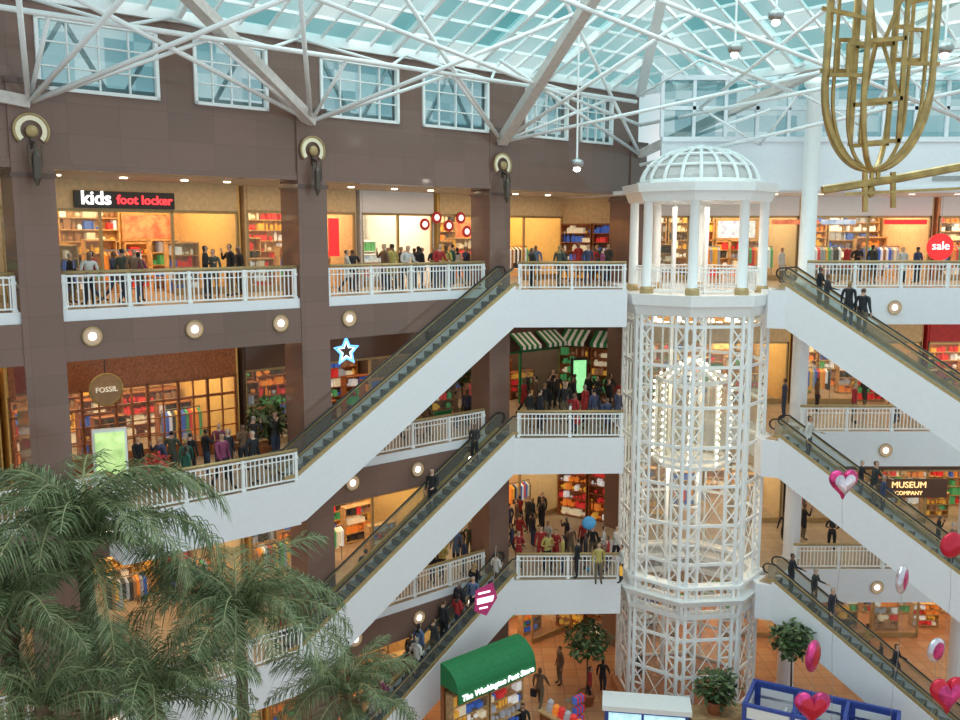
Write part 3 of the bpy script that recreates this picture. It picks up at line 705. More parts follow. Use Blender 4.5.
for k in range(9):
    g=MB(); h=random.uniform(.25,.6); g.lathe((0,0,0),[(.1,0),(.15,h*.5),(.05,h)],8); x=.8+k*.42
    o=g.obj('souvenir',random.choice(GOODS),r.matrix_world@T((x,-2.6+random.uniform(-.1,.1),1.06)),smooth=True); thing(o,'small souvenir standing on wooden counter','souvenir','souvenirs on counter')
for k in range(6):
    g=MB(); h=random.uniform(.3,.65); g.box(-.12,.12,-.12,.12,0,h*.5); g.lathe((0,0,h*.5),[(.12,0),(.14,h*.3),(.04,h*.5)],8)
    o=g.obj('souvenir',random.choice(GOODS),r.matrix_world@T((5.02,-.8-k*.32,1.06))); thing(o,'small boxed souvenir on wooden counter','souvenir','souvenirs on counter')
b=MB(); b.lathe((0,0,0),[(.3,0),(.3,.05),(.05,.1),(.05,1.2)],12,1)
for k in range(3):
    b.box(-.3,.3,-.3,.3,.5+k*.45,.53+k*.45,1)
    for j in range(6): x=-.25+j*.09; b.box(x,x+.07,-.3,-.1,.53+k*.45,.8+k*.45,0 if j%2 else 2)
o=b.obj('card_rack',[GOODS[1],STEEL,GOODS[3]],r.matrix_world@T((5.9,-1.3,0))); thing(o,'revolving rack of red and blue cards beside counter','rack')
p=A(485,601,33.6)
b=MB(); b.beam((.35,0,.7),(.45,0,2.2),.03,.03,2); b.add([(-.45,-.03,-.35),(.05,-.03,-.6),(.50,-.03,.1),(.30,-.03,.75),(-.40,-.03,.5)],[(0,1,2,3,4)],0); b.add([(-.34,-.05,-.1),(.30,-.05,-.02),(.36,-.05,.22),(-.34,-.05,.14)],[(0,1,2,3)],1); b.add([(-.3,-.05,.3),(.2,-.05,.36),(.2,-.05,.44),(-.3,-.05,.38)],[(0,1,2,3)],1); b.add([(-.25,-.05,-.3),(.1,-.05,-.27),(.1,-.05,-.2),(-.25,-.05,-.23)],[(0,1,2,3)],1)
o=b.obj('banner',[mat('magenta',(.65,.05,.22),.6),WSIGN,STEEL],T(p)@RZ(.3)); thing(o,'tilted magenta and white hanging banner beside escalator','banner')
for px,py,c in ((417,690,1),(393,708,2)):
    p=floor_pt(px,py,1.2); 
    b=MB(); b.box(-.42,.42,-.04,.04,-.55,.55,0); b.box(-.34,.34,-.06,-.04,-.47,.47,1); b.box(-.2,.2,-.065,-.06,-.2,.2,2); b.box(-.03,.03,-.02,.02,-1.2,-.5,0)
    o=b.obj('poster_stand',[BLUEP if c==2 else WOOD,GOODS[(c*4)%10],mat('poster_pink',(.6,.15,.35),.6)],T(p)@RZ(.5)); thing(o,'framed poster on floor stand near kiosk','poster')
b=MB(); b.box(-1.6,1.6,-.5,.5,0,1.9,0); b.box(-1.7,1.7,-.6,.6,1.9,2.1,1); b.box(-1.45,-.2,-.55,-.5,.5,1.8,2); b.box(-.1,1.45,-.55,-.5,.5,1.8,2)
o=b.obj('display_case',[BLUEP,WHITE2,mat('case_lit',(.5,.8,.8),.4,emit=.8,ecol=(.5,.8,.85),var=.4,scale=5)],T((6.5,33.0,0))@RZ(-.15)); thing(o,'refrigerated drinks case with white top and lit front','fridge')
b=MB(); b.box(0,2.2,0,1.0,0,1.3,0); b.box(-.05,2.25,-.05,1.05,1.3,1.42,1); o=b.obj('counter',[WOOD,WOODL],T((8.3,32.9,0))@RZ(.08)); thing(o,'dark red wooden counter below lift tower','counter')
KP=T((10.7,33.0,0))@RZ(-.48)
r=empty('market_kiosk',KP); thing(r,'blue and white panelled market kiosk with open top','kiosk')
b=MB()
for x in (0,1.7,3.4,5.1):
    for y in (-2.0,0): b.box(x-.07,x+.07,y-.07,y+.07,0,3.0)
for z in (.1,1.0,2.4,2.95):
    for y in (-2.0,0): b.box(0,5.1,y-.06,y+.06,z-.06,z+.06)
    for x in (0,1.7,3.4,5.1): b.box(x-.06,x+.06,-2,0,z-.06,z+.06)
for x in (0,1.7,3.4): b.box(x+.07,x+1.63,-.03,.03,.15,2.9); b.box(x+.07,x+1.63,-2.03,-1.97,.15,2.35)
for x in (0,5.1): b.box(x-.03,x+.03,-1.93,-.07,.15,2.9)
b.obj('frame',BLUEP,parent=r)
b=MB(); 
for x in (0,1.7,3.4):
    b.box(x+.1,x+1.6,-2.05,-1.96,2.46,2.89); b.box(x+.35,x+1.35,-2.06,-2.035,1.25,2.2)
    b.box(x+.25,x+1.45,-.06,-.04,1.35,2.75); b.box(x+.3,x+1.4,-2.06,-2.035,.25,.9)
b.box(-.06,-.035,-1.7,-.3,1.25,2.2); b.box(.04,.06,-1.7,-.3,1.35,2.7); b.box(1.72,3.38,-1.9,-.1,1.0,1.04); b.box(1.2,1.26,-1.9,-.1,1.0,2.2); b.obj('panel',WHITE2,parent=r)
g=MB()
for k in range(70): x=random.uniform(.1,4.9);y=random.uniform(-1.8,-.15);h=random.uniform(.1,.5); g.box(x,x+.15,y,y+.12,1.04,1.04+h,random.randrange(10))
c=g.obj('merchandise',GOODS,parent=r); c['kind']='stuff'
# ---------------------------------------------------------------- plants
def leafcloud(b,c,R,n,sz,mi=None):
    for i in range(n):
        while True:
            d=Vector((random.uniform(-1,1),random.uniform(-1,1),random.uniform(-1,1)))
            if .3<d.length<1:break
        p=Vector(c)+Vector((d.x*R,d.y*R,d.z*R*.9)); a=Vector((random.uniform(-1,1),random.uniform(-1,1),random.uniform(-.8,.4))).normalized()*sz
        s_=a.cross(Vector((0,0,1))); s_=(s_.normalized() if s_.length>.01 else Vector((1,0,0)))*sz*.28
        b.add([p,p+a*.5+s_,p+a,p+a*.5-s_],[(0,1,2,3)],random.randrange(3) if mi is None else mi)
def plant(p,h,R,label,n=420):
    r=empty('potted_tree',T(p)); thing(r,label,'plant','potted trees')
    b=MB(); b.lathe((0,0,0),[(.28,0),(.4,.5),(.44,.55),(.4,.55),(.38,.48)],14); b.obj('pot',TERRA,parent=r,smooth=True)
    b=MB(); b.tube([(0,0,.4),(.05,0,h*.4),(0,.03,h-R*.6)],[.06,.045,.03],6)
    for k in range(5): a=k*1.256; b.tube([(0,0,h-R),(R*.5*math.cos(a),R*.5*math.sin(a),h-.1*R)],[.03,.012],5)
    b.obj('trunk',TRUNK,parent=r)
    b=MB(); leafcloud(b,(0,0,h),R,n,.34); b.obj('foliage',LEAF,parent=r)
plant((4.6,36.6,0),3.0,.95,'potted ficus tree with round green crown beside lift tower')
plant(Vector((9.3,33.4,1.42)),1.1,.8,'leafy potted plant on red counter',350)
plant(Vector((12.45,34.0,0)),4.2,.8,'tall potted ficus tree beside lift tower',420)
plant(W(wall_u(262,-2.4),-2.4,12),1.5,.8,'potted ficus tree on walkway by railing',380)
plant(W(wall_u(461,-2.4),-2.4,12),2.4,.8,'potted ficus tree on upper walkway',360)
b=MB(); leafcloud(b,(0,0,.8),.5,160,.22,0); p=W(wall_u(146,-.7),-.7,12); b.lathe((0,0,0),[(.2,0),(.3,.45)],10,1); o=b.obj('potted_flower',[REDP,TERRA],T(p)); thing(o,'red flowering plant in pot beside railing','plant')
def frondmesh(L,droop,seed):
    random.seed(seed); b=MB(); n=32; pts=[]; ang=math.radians(random.uniform(60,76)); p=Vector((0,0,0))
    for i in range(n+1):
        pts.append(p.copy()); t=i/n; a=ang-droop*t**1.2
        p=p+Vector((math.cos(a),0,math.sin(a)))*L/n
    b.tube(pts,[.032*(1-.8*i/n) for i in range(n+1)],5,mi=1)
    for i in range(3,n+1):
        for rep in (0,.5):
            j=min(i,n); P0=pts[j].lerp(pts[max(j-1,0)],rep); t=j/n; d=(pts[j]-pts[j-1]).normalized()
            ll=L*.28*(math.sin(math.pi*min(1,t*.87+.14)))**.55*random.uniform(.7,1.2)
            for sd in (-1,1):
                side=Vector((0,sd,0)); dirv=(d*.75+side*.7+Vector((0,0,random.uniform(-.3,.3)))).normalized()
                q1=P0+dirv*ll*.5; q2=P0+dirv*ll*.9+Vector((0,0,-ll*random.uniform(.25,.6)))
                wv=Vector((d.x,0,d.z))*.016
                b.add([P0-wv*.6,q1-wv,q2,q1+wv,P0+wv*.6],[(0,1,2,3,4)],random.choice((0,0,2,3)))
    return b
FR=[]
for k,(L,dr_) in enumerate(((2.8,1.9),(3.0,2.3),(2.6,1.3),(3.1,2.6),(2.9,1.7))):
    b=frondmesh(L,dr_,k+3); me=bpy.data.meshes.new('frond'); me.from_pydata(b.v,[],b.f)
    for m in (LEAF[1],mat('rachis',(.30,.31,.15),.6),LEAF[0],mat('leaf_d',(.235,.265,.135),.6,var=.3)): me.materials.append(m)
    me.polygons.foreach_set('material_index',b.m); me.update(); FR.append(me)
random.seed(21)
def palm(px,py,Y,sc,nf=26,label='tall indoor palm tree with feathery grey-green fronds',tmax=1.1):
    c=A(px,py,Y); r=empty('palm_tree',T((c.x,c.y,0))); thing(r,label,'tree','atrium palms')
    b=MB(); H=c.z; n=30; b.tube([(.1*math.sin(i*.3),0,H*i/n) for i in range(n+1)],[.12*sc*(1.15 if i%2 else 1) for i in range(n+1)],9); b.obj('trunk',TRUNK,parent=r)
    top=Vector((.1*math.sin(n*.3),0,H))
    b=MB(); b.lathe((top.x,top.y,H-.5),[(.12,0),(.22,.2),(.17,.5),(.08,.8)],10); b.obj('crown_shaft',mat('palm_fibre',(.16,.10,.055),.9,var=.4),parent=r)
    for k in range(nf):
        tilt=random.uniform(-.1,tmax) if k>9 else random.uniform(-.35,.05)
        M=T(top)@RZ(k*2.4+random.uniform(-.2,.2))@RY(tilt)@Matrix.Scale(sc*random.uniform(.8,1.12),4)
        link('frond',random.choice(FR),M,r)
    return r
palm(80,548,17,1.15,33); palm(235,622,18,.95,31); palm(5,625,15.5,1.0,30); palm(345,700,19,.72,25,'smaller indoor palm tree with drooping fronds'); palm(150,705,16,.88,27); palm(40,715,14.5,.75,22,'short indoor palm tree with drooping fronds')
# ---------------------------------------------------------------- balloons
def balloon(px,py,Y,R,heart,m,m2=None,rot=0,label='foil balloon',floor=0.0):
    p=A(px,py,Y); r=empty('balloon',T(p)); thing(r,label,'balloon','foil balloons')
    b=MB(); nu,nv=28,8; vs=[];fs=[]
    def outl(t):
        if heart:
            x=16*math.sin(t)**3; z=13*math.cos(t)-5*math.cos(2*t)-2*math.cos(3*t)-math.cos(4*t); return x/16,(z+2)/15
        return math.sin(t),math.cos(t)
    for i in range(nv+1):
        f=math.pi*i/nv; s_=max(.001,math.sin(f)); 
        for k in range(nu):
            x,z=outl(2*math.pi*k/nu); vs.append((x*s_*R,-math.cos(f)*.36*R,z*s_*R))
    for i in range(nv):
        for k in range(nu): fs.append((i*nu+k,i*nu+(k+1)%nu,(i+1)*nu+(k+1)%nu,(i+1)*nu+k))
    b.add(vs,fs,0)
    for k,f in enumerate(fs):
        if m2 and (k//nu) in (0,1) : b.m[k]=1
    b.obj('balloon_body',[m,m2 or m],RZ(rot),r,smooth=True)
    sl=p.z-floor-R*.95-.1
    b=MB(); b.tube([Vector((.06*math.sin(t*1.3),0,-R*.95-sl*t/12)) for t in range(0,13)],.006,4); b.obj('string',STEEL,parent=r)
    b=MB(); b.ball((.06*math.sin(12*1.3),0,-R*.95-sl),.09,.09,.09); b.obj('weight',m,parent=r)
balloon(843,484,24,.44,True,PINK,SILV,.2,'heart foil balloon with pink rim and silver centre')
balloon(902,579,23,.40,False,SILV,PINK,.9,'round silver and pink foil balloon')
balloon(813,656,24,.46,False,PINK,REDF,.9,'red and pink foil balloon')
balloon(812,708,22,.48,True,PINK,REDF,0,'large pink and red heart foil balloon')
balloon(947,695,21,.50,True,REDF,PINK,.2,'large pink heart foil balloon')
balloon(936,650,24,.36,False,SILV,PINK,.5,'small silver foil balloon')
balloon(952,545,22,.34,False,REDF,None,.2,'plain red round balloon')
balloon(589,523,36.6,.3,False,mat('foil_blue',(.1,.4,.75),.25),None,0,'round blue balloon on string above bridge',6.0)
# ---------------------------------------------------------------- brass chandelier
c=A(878,70,13); r=empty('chandelier',T(c)); thing(r,'large brass hanging chandelier of curved bands and angular bars','chandelier')
b=MB(); bot=A(878,170,13).z-c.z
def band(rx,rz,an,wd,x0=0,tl=0,th=None):
    N=28; pts=[]; ca,sa=math.cos(an),math.sin(an)
    for k in range(N+1):
        t=math.pi+math.pi*k/N; pts.append(Vector((x0+rx*math.cos(t)*ca,rx*math.cos(t)*sa,bot+rz+rz*math.sin(t))))
    pts=[pts[0]+Vector((0,0,2.2))]+pts+[pts[-1]+Vector((0,0,2.2))]
    pts=[Vector((q.x+tl*(q.z-bot),q.y,q.z)) for q in pts]
    b.tube(pts,wd*.55,7)
band(.78,1.2,.1,.09,0,.02); band(.66,1.05,.1,.05,0,.02); band(.80,1.15,.95,.075,0,.02); band(.74,1.3,-.75,.06,-.05,.02); band(.42,.8,.1,.05,0,.02)
b.obj('hoop',BRASS,parent=r,smooth=True)
b=MB()
for y in (-.18,.18):
    for x in (-.26,.26): b.beam((x,y,bot+.35),(x+.04,y,2.9),.055,.055)
    for z in (bot+.35,-.45,.35,1.1): b.beam((-.26,y,z),(.28,y,z+.04),.055,.055)
for y,dz in ((-.18,0),(.18,.12)):
    b.beam((-.74,y,-.1+dz),(-.26,y,-.1+dz),.045,.05); b.beam((.28,y,.05+dz),(.76,y,.05+dz),.045,.05)
    b.beam((-.76,y,.75+dz),(-.26,y,.65+dz),.045,.05); b.beam((.28,y,.85+dz),(.80,y,.95+dz),.045,.05)
    b.beam((-.5,y,-.1+dz),(-.5,y,.32+dz),.045,.05); b.beam((-.5,y,.32+dz),(-.26,y,.32+dz),.045,.05); b.beam((.52,y,.05+dz),(.52,y,.5+dz),.045,.05); b.beam((.28,y,.5+dz),(.52,y,.5+dz),.045,.05)
for sx in (-1,1): b.beam((sx*.26,-.18,-.45),(sx*.05,0,.35),.045,.045); b.beam((sx*.05,0,.35),(sx*.26,-.18,1.1),.045,.045)
b.beam((0,0,bot-.0),(0,0,bot-.3),.05,.05); b.ball((0,0,bot-.3),.06,.06,.09)
b.beam((0,0,2.5),(0,0,9),.05,.05)
b.obj('bar',BRASS,parent=r)
b=MB(); b.tube([A(822,190,13)-c,A(900,178,13)-c,A(980,163,13)-c],.06,8); b.beam(A(865,172,13)-c,A(865,212,13)-c,.06,.06);b.beam(A(893,172,13)-c,A(893,208,13)-c,.06,.06); b.beam(A(845,194,13)-c,A(990,187,12.5)-c,.035,.035); b.beam(A(878,172,13)-c,A(878,185,13)-c,.05,.05)
b.obj('arm',BRASS,parent=r)
# ---------------------------------------------------------------- people
def person_mesh(name,pose,longhair=False,coat=False):
    J={};E=[];Rr={}
    def j(n,p,r): J[n]=Vector(p);Rr[n]=r
    j('pel',(0,0,.96),(.155,.115)); j('wai',(0,0,1.1),(.135,.10)); j('che',(0,-.01,1.28),(.165,.115)); j('cla',(0,0,1.42),(.12,.08)); j('nek',(0,0,1.50),(.052,.055))
    j('jaw',(0,-.015,1.57),(.07,.08)); j('hed',(0,-.005,1.645),(.08,.098)); j('top',(0,0,1.71),(.055,.07))
    E+=[('pel','wai','s'),('wai','che','s'),('che','cla','s'),('cla','nek','k'),('nek','jaw','h'),('jaw','hed','h'),('hed','top','h')]
    for s,sx in (('l',1),('r',-1)):
        st=pose.get('step',0)*sx
        j('hip'+s,(.095*sx,0,.88),(.095,.1)); j('kne'+s,(.105*sx,-.05-.16*st if st>0 else -.02-.08*st,.49),(.062,.065)); 
        fy=-.28*st; fz=.09 if st>=0 else .12
        j('ank'+s,(.11*sx,fy+.02,fz),(.04,.045)); j('toe'+s,(.125*sx,fy-.14,.045),(.042,.035))
        E+=[('pel','hip'+s,'p'),('hip'+s,'kne'+s,'p'),('kne'+s,'ank'+s,'p'),('ank'+s,'toe'+s,'f')]
        j('sho'+s,(.185*sx,0,1.39),(.062,.06))
        a=pose.get('arm'+s,'down')
        if a=='down': el=(.235*sx,.03,1.12); wr_=(.25*sx,-.04,.88); pa=(.25*sx,-.06,.80); fd=Vector((0,-.02,-1))
        elif a=='rail': el=(.24*sx,-.08,1.14); wr_=(.2*sx,-.33,1.10); pa=(.19*sx,-.41,1.09); fd=Vector((0,-1,-.3))
        elif a=='bend': el=(.25*sx,.04,1.13); wr_=(.12*sx,-.22,1.16); pa=(.08*sx,-.29,1.18); fd=Vector((-.3*sx,-.9,.1))
        elif a=='swing': el=(.24*sx,-.1,1.14); wr_=(.24*sx,-.25,.93); pa=(.24*sx,-.3,.86); fd=Vector((0,-.5,-.8))
        elif a=='up': el=(.27*sx,-.12,1.2); wr_=(.16*sx,-.2,1.43); pa=(.14*sx,-.22,1.5); fd=Vector((-.1*sx,-.1,1))
        j('elb'+s,el,(.044,.044)); j('wri'+s,wr_,(.029,.026)); j('pal'+s,pa,(.036,.022))
        E+=[('cla','sho'+s,'s'),('sho'+s,'elb'+s,'s'),('elb'+s,'wri'+s,'s'),('wri'+s,'pal'+s,'k')]
        fd.normalize(); lat=Vector((0,1,0)) if abs(fd.y)<.7 else Vector((1,0,0))
        P=J['pal'+s]
        for q,(o,l) in enumerate(((-.03,.07),(-.01,.08),(.01,.078),(.03,.06))):
            n='f%d%s'%(q,s); j(n,P+lat*o+fd*l*.5,(.009,.009)); j(n+'t',P+lat*o*1.1+fd*l+Vector((-.012*sx,-.005,0)),(.008,.008)); E+=[('pal'+s,n,'k'),(n,n+'t','k')]
        j('th'+s,P-lat*.045*(1 if abs(fd.y)<.7 else sx)+fd*.02,(.011,.011)); E+=[('pal'+s,'th'+s,'k')]
    names=list(J); idx={n:i for i,n in enumerate(names)}
    lean=pose.get('lean',0)
    P=[]
    for n in names:
        p=J[n].copy()
        if p.z>.95: k=p.z-.95; p.y-=lean*k
        P.append(p)
    me=bpy.data.meshes.new('sk'); me.from_pydata(P,[(idx[a],idx[b_]) for a,b_,_ in E],[]); ob=bpy.data.objects.new('sk',me); S.collection.objects.link(ob)
    md=ob.modifiers.new('s','SKIN'); md.branch_smoothing=.3
    for i,n in enumerate(names):
        sv=me.skin_vertices[0].data[i]; sv.radius=Rr[n]; sv.use_root=(n=='pel')
    sb=ob.modifiers.new('u','SUBSURF'); sb.levels=1; sb.render_levels=1
    dg=bpy.context.evaluated_depsgraph_get(); out=bpy.data.meshes.new_from_object(ob.evaluated_get(dg)); bpy.data.objects.remove(ob)
    out.name=name; out.materials.clear()
    for v in out.vertices:
        hy=v.co.y+lean*(v.co.z-.95)
        if abs(v.co.x)<.022 and hy<-.06 and 1.57<v.co.z<1.64: v.co.y-=.02
    segs=[(P[idx[a]],P[idx[b_]],t) for a,b_,t in E]
    for m in (PSKIN[0],PHAIR[0],PSHIRT[0],PPANT[0],BLACK): out.materials.append(m)
    for p in out.polygons:
        c=p.center; best=9;bt='s'
        for a,b_,t in segs:
            ab=b_-a; k=max(0,min(1,(c-a).dot(ab)/ab.length_squared)); d=(c-(a+ab*k)).length
            if t in 'p': d*=.85
            if d<best:best=d;bt=t
        hy=c.y+lean*(c.z-.95); p.use_smooth=True
        if bt=='h': mi=1 if (c.z>1.685 or (hy>-.01 and c.z>(1.4 if longhair else 1.56))) else 0
        elif bt=='k': mi=0
        elif bt=='p': mi=2 if (c.z>.93 or (coat and c.z>.62)) else 3
        elif bt=='f': mi=4
        else: mi=2
        if longhair and bt in 'ks' and hy>.03 and c.z>1.38 and abs(c.x)<.1: mi=1
        p.material_index=mi
    return out
PSKIN=[mat('skin_a',(.62,.38,.27),.6),mat('skin_b',(.45,.25,.16),.6),mat('skin_c',(.20,.10,.06),.6)]
PHAIR=[mat('hair_black',(.02,.015,.012),.6),mat('hair_brown',(.09,.045,.02),.6),mat('hair_blond',(.40,.26,.10),.6),mat('hair_grey',(.35,.33,.31),.6)]
PSHIRT=[mat('cloth_%d'%i,c,.85) for i,c in enumerate([(.02,.02,.025),(.03,.03,.04),(.05,.06,.12),(.40,.03,.03),(.60,.58,.55),(.08,.10,.08),(.18,.10,.06),(.12,.18,.32),(.04,.04,.04),(.25,.05,.12),(.5,.40,.12),(.03,.12,.09)])]
PPANT=[mat('pants_%d'%i,c,.85) for i,c in enumerate([(.02,.02,.025),(.05,.07,.13),(.03,.03,.04),(.18,.14,.09)])]
POSES={'stand':{}, 'walk':{'step':1,'arml':'down','armr':'swing'},'rail':{'arml':'rail','armr':'rail','lean':.22},'hold':{'arml':'rail','armr':'down'},'bend':{'arml':'bend','armr':'bend','step':.2},'phone':{'arml':'down','armr':'up'}}
PM={}
for k,(n,ps) in enumerate(POSES.items()):
    PM[n]=[person_mesh('person',ps,False,False),person_mesh('person',ps,True,False),person_mesh('person',ps,False,True)]
desc={'stand':'standing','walk':'walking','rail':'leaning on handrail','hold':'holding the handrail','bend':'hands together','phone':'hand raised to face'}
cn=['black','dark','navy','red','grey','green','brown','blue','black','maroon','mustard','teal']
bagm=MB(); bagm.box(-.13,.13,-.06,.06,-.32,0); bagm.tube([(-.07,0,0),(-.06,0,.12),(.06,0,.12),(.07,0,0)],.008,4)
random.seed(5)
PLACED=[]
def clearspot(p):
    p=Vector(p)
    for _ in range(14):
        l=MLI@p; bad=False
        for cu in COLS:
            if abs(l.x-cu)<.95 and -.5<l.y<1.55 : p+=Vector((-DY,DX,0))*(1.75-l.y)
        if p.y>42.7: p.y=42.3+random.uniform(-.8,.2)
        for cx,cy in ((13.6,37.7),(21.5,37.9),(13.8,38.4),(21.5,38.4)):
            if abs(p.x-cx)<.75 and abs(p.y-cy)<.75: p.y=cy+1.1
        for q in PLACED:
            if abs(q.z-p.z)<1.6 and (q.xy-p.xy).length<.52:
                bad=True; d=(p.xy-q.xy); d=d.normalized() if d.length>.01 else Vector((1,0)); p+=Vector((d.x,d.y,0))*.3+Vector((random.uniform(-.1,.1),random.uniform(0,.15),0)); break
        if not bad: break
    l=MLI@p
    for cu in COLS:
        if abs(l.x-cu)<.95 and -.5<l.y<1.55 : p+=Vector((-DY,DX,0))*(1.75-l.y)
    PLACED.append(p.copy()); return p
def person(p,rot,pose='stand',shirt=None,pant=None,hair=None,skin=None,var=None,sc=None,bag=False,where='on the walkway',fix=True):
    if fix: p=clearspot(p)
    shirt=random.choice([0,1,2,3,4,5,6,7,8,8,0,1,9,10,11,3]) if shirt is None else shirt; pant=random.randrange(4) if pant is None else pant
    hair=random.choice([0,0,0,1,1,2,3]) if hair is None else hair; skin=random.choice([0,0,1,2]) if skin is None else skin; var=random.randrange(3) if var is None else var
    sc=sc or random.uniform(.92,1.08); wx=random.uniform(.95,1.18)
    o=link('person',PM[pose][var],T(p)@RZ(rot)@Matrix.Diagonal((sc*wx,sc*wx,sc,1)))
    for i,m in enumerate((PSKIN[skin],PHAIR[hair],PSHIRT[shirt],PPANT[pant])):
        o.material_slots[i].link='OBJECT'; o.material_slots[i].material=m
    thing(o,'person in %s %s %s %s'%(cn[shirt],'coat' if var==2 else 'top',desc[pose],where),'person')
    if bag:
        q=T(p)@RZ(rot)@T((.26*sc*wx,-.06,.76)); b_=bagm.obj('shopping_bag',random.choice([GOODS[2],REDP,GOODS[5],PSHIRT[0]]),q); thing(b_,'paper shopping bag held in a hand','bag','shopping bags')
    return o
def wp(px,v,z,**k): person(W(wall_u(px,v),v,z),k.pop('rot',random.uniform(-3,3)),where=k.pop('where','behind balcony railing'),**k)
F0=ANG
pz=['stand','walk','bend','phone','stand']
for px in (68,90,112,121,137,204,212,229,238): wp(px,-random.uniform(1,3.0),18,pose=random.choice(pz))
wp(86,-.5,18,pose='rail',rot=F0,shirt=4); wp(131,-.5,18,pose='rail',rot=F0,shirt=6)
for px in (346,352,384,392,401,410,419,428,433,442,452,457,466,388,414): wp(px,-random.uniform(1,2.8),18,pose=random.choice(pz))
wp(437,-.5,18,pose='rail',rot=F0,shirt=3); wp(405,-.5,18,pose='rail',rot=F0,shirt=4)
for px,v in ((536,-2.5),(563,-1.6),(588,-2.6),(604,-1.8),(612,-1.2),(617,-2.0),(575,-3)): wp(px,v,18,pose=random.choice(pz))
def hp(px,py,z,**k):
    q=floor_pt(px,py,z+1.65); q.z=z; person(q,k.pop('rot',random.uniform(-3,3)),**k)
for x,y in ((2.1,36.4),(3.3,37.6),(4.6,38.6),(5.0,37.0)): person((x,y,18),random.uniform(-3,3),random.choice(pz),where='on the bridge')
for px,py,sh in ((162,405,5),(176,428,11),(197,405,0),(203,408,8),(211,425,9),(221,412,1),(247,400,8),(283,398,8),(126,395,0),(150,410,2),(190,400,0),(235,400,6)):
    v=-random.uniform(.5,2.0); wp(px,v,12,pose=random.choice(pz),shirt=sh)
wp(176,.4,12,pose='stand',shirt=11,pant=0,rot=2.5); wp(288,-.6,12,shirt=4,pose='walk',rot=1); wp(213,.3,12,pose='walk',shirt=9,rot=1); wp(245,.5,12,pose='stand',shirt=0,rot=1)
for px,py in ((528,372),(536,380),(545,384),(551,368),(557,374),(565,386),(572,378),(585,386),(590,372),(598,384),(603,368),(609,380),(614,372),(621,380),(540,392),(575,394),(607,396),(530,390),(562,366),(594,392),(618,390),(524,380),(549,378),(580,370)):
    hp(px,py,12,pose=random.choice(pz),shirt=random.choice([0,0,1,8,8,6,3,2]),bag=random.random()<.2,where='by bridge railing')
for px,py in ((503,492),(509,502),(514,478),(519,490),(524,500),(529,480),(534,484),(533,512),(541,530),(548,520),(556,528),(563,535),(571,526),(578,540),(586,532),(593,524),(600,540),(608,534),(616,528),(622,544),(512,522),(519,530),(497,508),(538,498),(552,534),(567,518),(584,520),(604,526),(524,514)):
    hp(px,py,6,pose=random.choice(pz),shirt=random.choice([0,1,8,3,3,2,6,4,10]),bag=random.random()<.2,where='on lower bridge')
hp(599,545,6,shirt=10,pose='stand',rot=0)
for px in (455,463,470,478,487,494,430,440,447,460,474): wp(px,-random.uniform(.5,2),6,pose=random.choice(pz))
for px in (392,402,410,420,360,372): wp(px,-random.uniform(.5,2),6,pose=random.choice(pz))
for px in (400,412,425,455,470): wp(px,-random.uniform(.8,2.2),12,pose=random.choice(pz),shirt=random.choice([0,8,2,6]))
for px in (270,282,292): wp(px,.5,6,pose='walk',rot=1)
def ep(k,x,side,pose='hold',**kw):
    z=(12,6,0)[k]; base=T(W(-.95,1.18,z))@RZ(ANG); sd=RUN/24; n=int(x/sd); p=base@Vector((n*sd+.2,.38 if side else .78,n*.25+.02)); person(p,kw.pop('rot',ANG-math.pi/2),pose,where='riding the escalator',fix=False,**kw)
ep(1,6.0,1,shirt=0,var=1,rot=-.4,pose='hold',sc=1.08); ep(1,8.2,0,shirt=8,var=0,rot=-.4)
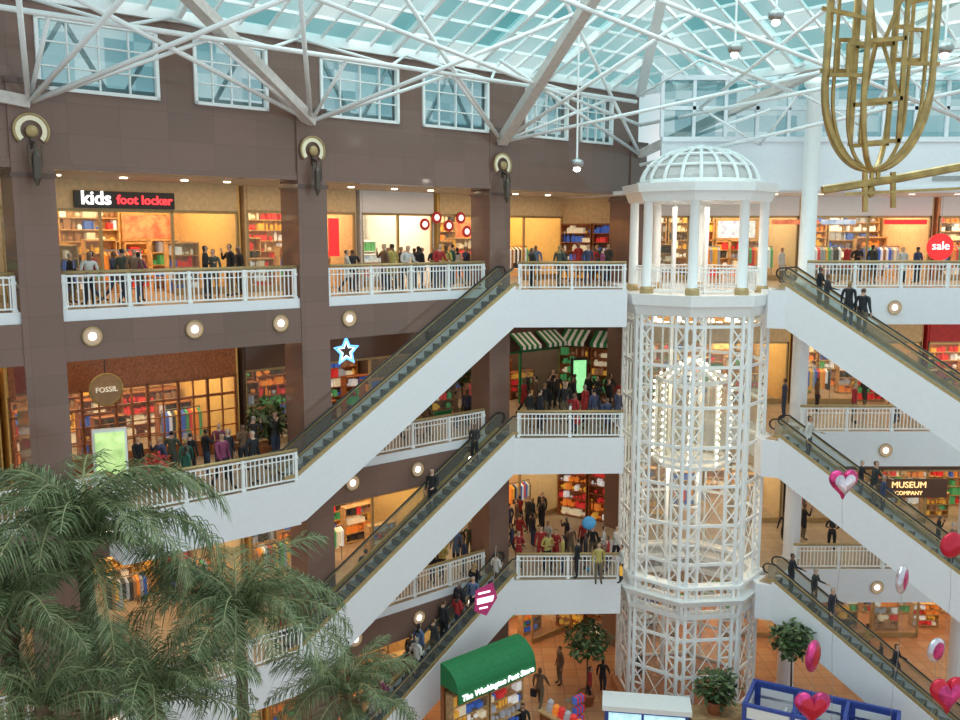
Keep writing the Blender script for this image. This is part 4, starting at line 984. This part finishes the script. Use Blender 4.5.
for x,s,sh in ((.4,1,3),(.9,0,8),(1.2,1,8),(1.6,0,2),(2.0,1,0),(2.5,0,6),(2.9,1,4),(3.3,0,1),(3.6,1,9),(4.0,0,0),(4.5,1,6),(4.9,0,8),(5.3,1,4),(5.7,0,7),(6.1,1,8),(6.6,0,1),(7.0,1,3),(7.5,0,1),(8.0,1,7),(8.5,0,0),(9.0,1,4)): ep(2,x,s,shirt=sh,pose=random.choice(['hold','bend','stand']),rot=random.choice([-.4,2.4]),sc=random.uniform(1.0,1.1))
def er(k,x,side,pose='hold',**kw):
    z=(12,6,0)[k]; base=T(Vector(RO+dr*(RUN+.2)+nb*WID+Vector((0,0,z))))@RZ(RA+math.pi); sd=RUN/24; n=int((RUN-x)/sd); p=base@Vector((n*sd+.2,.38 if side else .78,n*.25+.02)); person(p,kw.pop('rot',RA+math.pi/2),pose,where='riding the escalator',fix=False,**kw)
er(0,.9,1,shirt=0);er(0,1.3,0,shirt=8);er(0,2.1,0,shirt=0,pose='stand',rot=2.4,var=2,sc=1.12);er(0,2.8,1,shirt=1,pose='stand',rot=2.2,var=0,sc=1.1)
er(1,1.2,0,shirt=4,sc=1.08);er(1,2.9,0,shirt=0);er(1,3.3,1,shirt=8);er(1,3.9,0,shirt=2);er(1,6.2,0,shirt=6);er(1,6.7,1,shirt=0);er(1,7.4,0,shirt=3)
er(2,.6,0,shirt=0,sc=1.1);er(2,1.5,1,shirt=8,sc=1.08);er(2,2.1,0,shirt=1,sc=1.08);er(2,4.6,0,shirt=0)
for px,z,sh in ((797,12,2),(822,12,6),(870,12,8),(905,12,0),(925,12,0),(845,18,3),(900,18,4),(870,18,8),(780,18,4),(905,6,8),(925,6,0),(955,6,0),(880,6,6),(800,6,1),(815,6,0),(890,6,3),(860,12,3),(812,18,1),(855,18,0),(915,18,2),(912,6,3),(845,6,8),(950,12,8)):
    y=random.uniform(38.5,41.5); x=A(px,300,y).x; person((x,y,z),random.uniform(-3,3),random.choice(pz),shirt=sh)
for px,py,sh in ((868,626,10),(882,640,1),(590,668,3),(603,660,0),(400,610,0),(418,590,0),(380,628,8),(345,700,8),(372,690,6),(523,706,0),(540,672,6),(560,650,6),(640,650,1),(350,650,0),(365,660,6),(385,650,3),(895,655,0),(850,640,3)):
    hp(px,py,0,pose=random.choice(pz),shirt=sh,bag=random.random()<.3,where='on the ground floor')
area((8,26,34),26,20,6000,(.98,.98,1))
print('objects',len(bpy.data.objects))
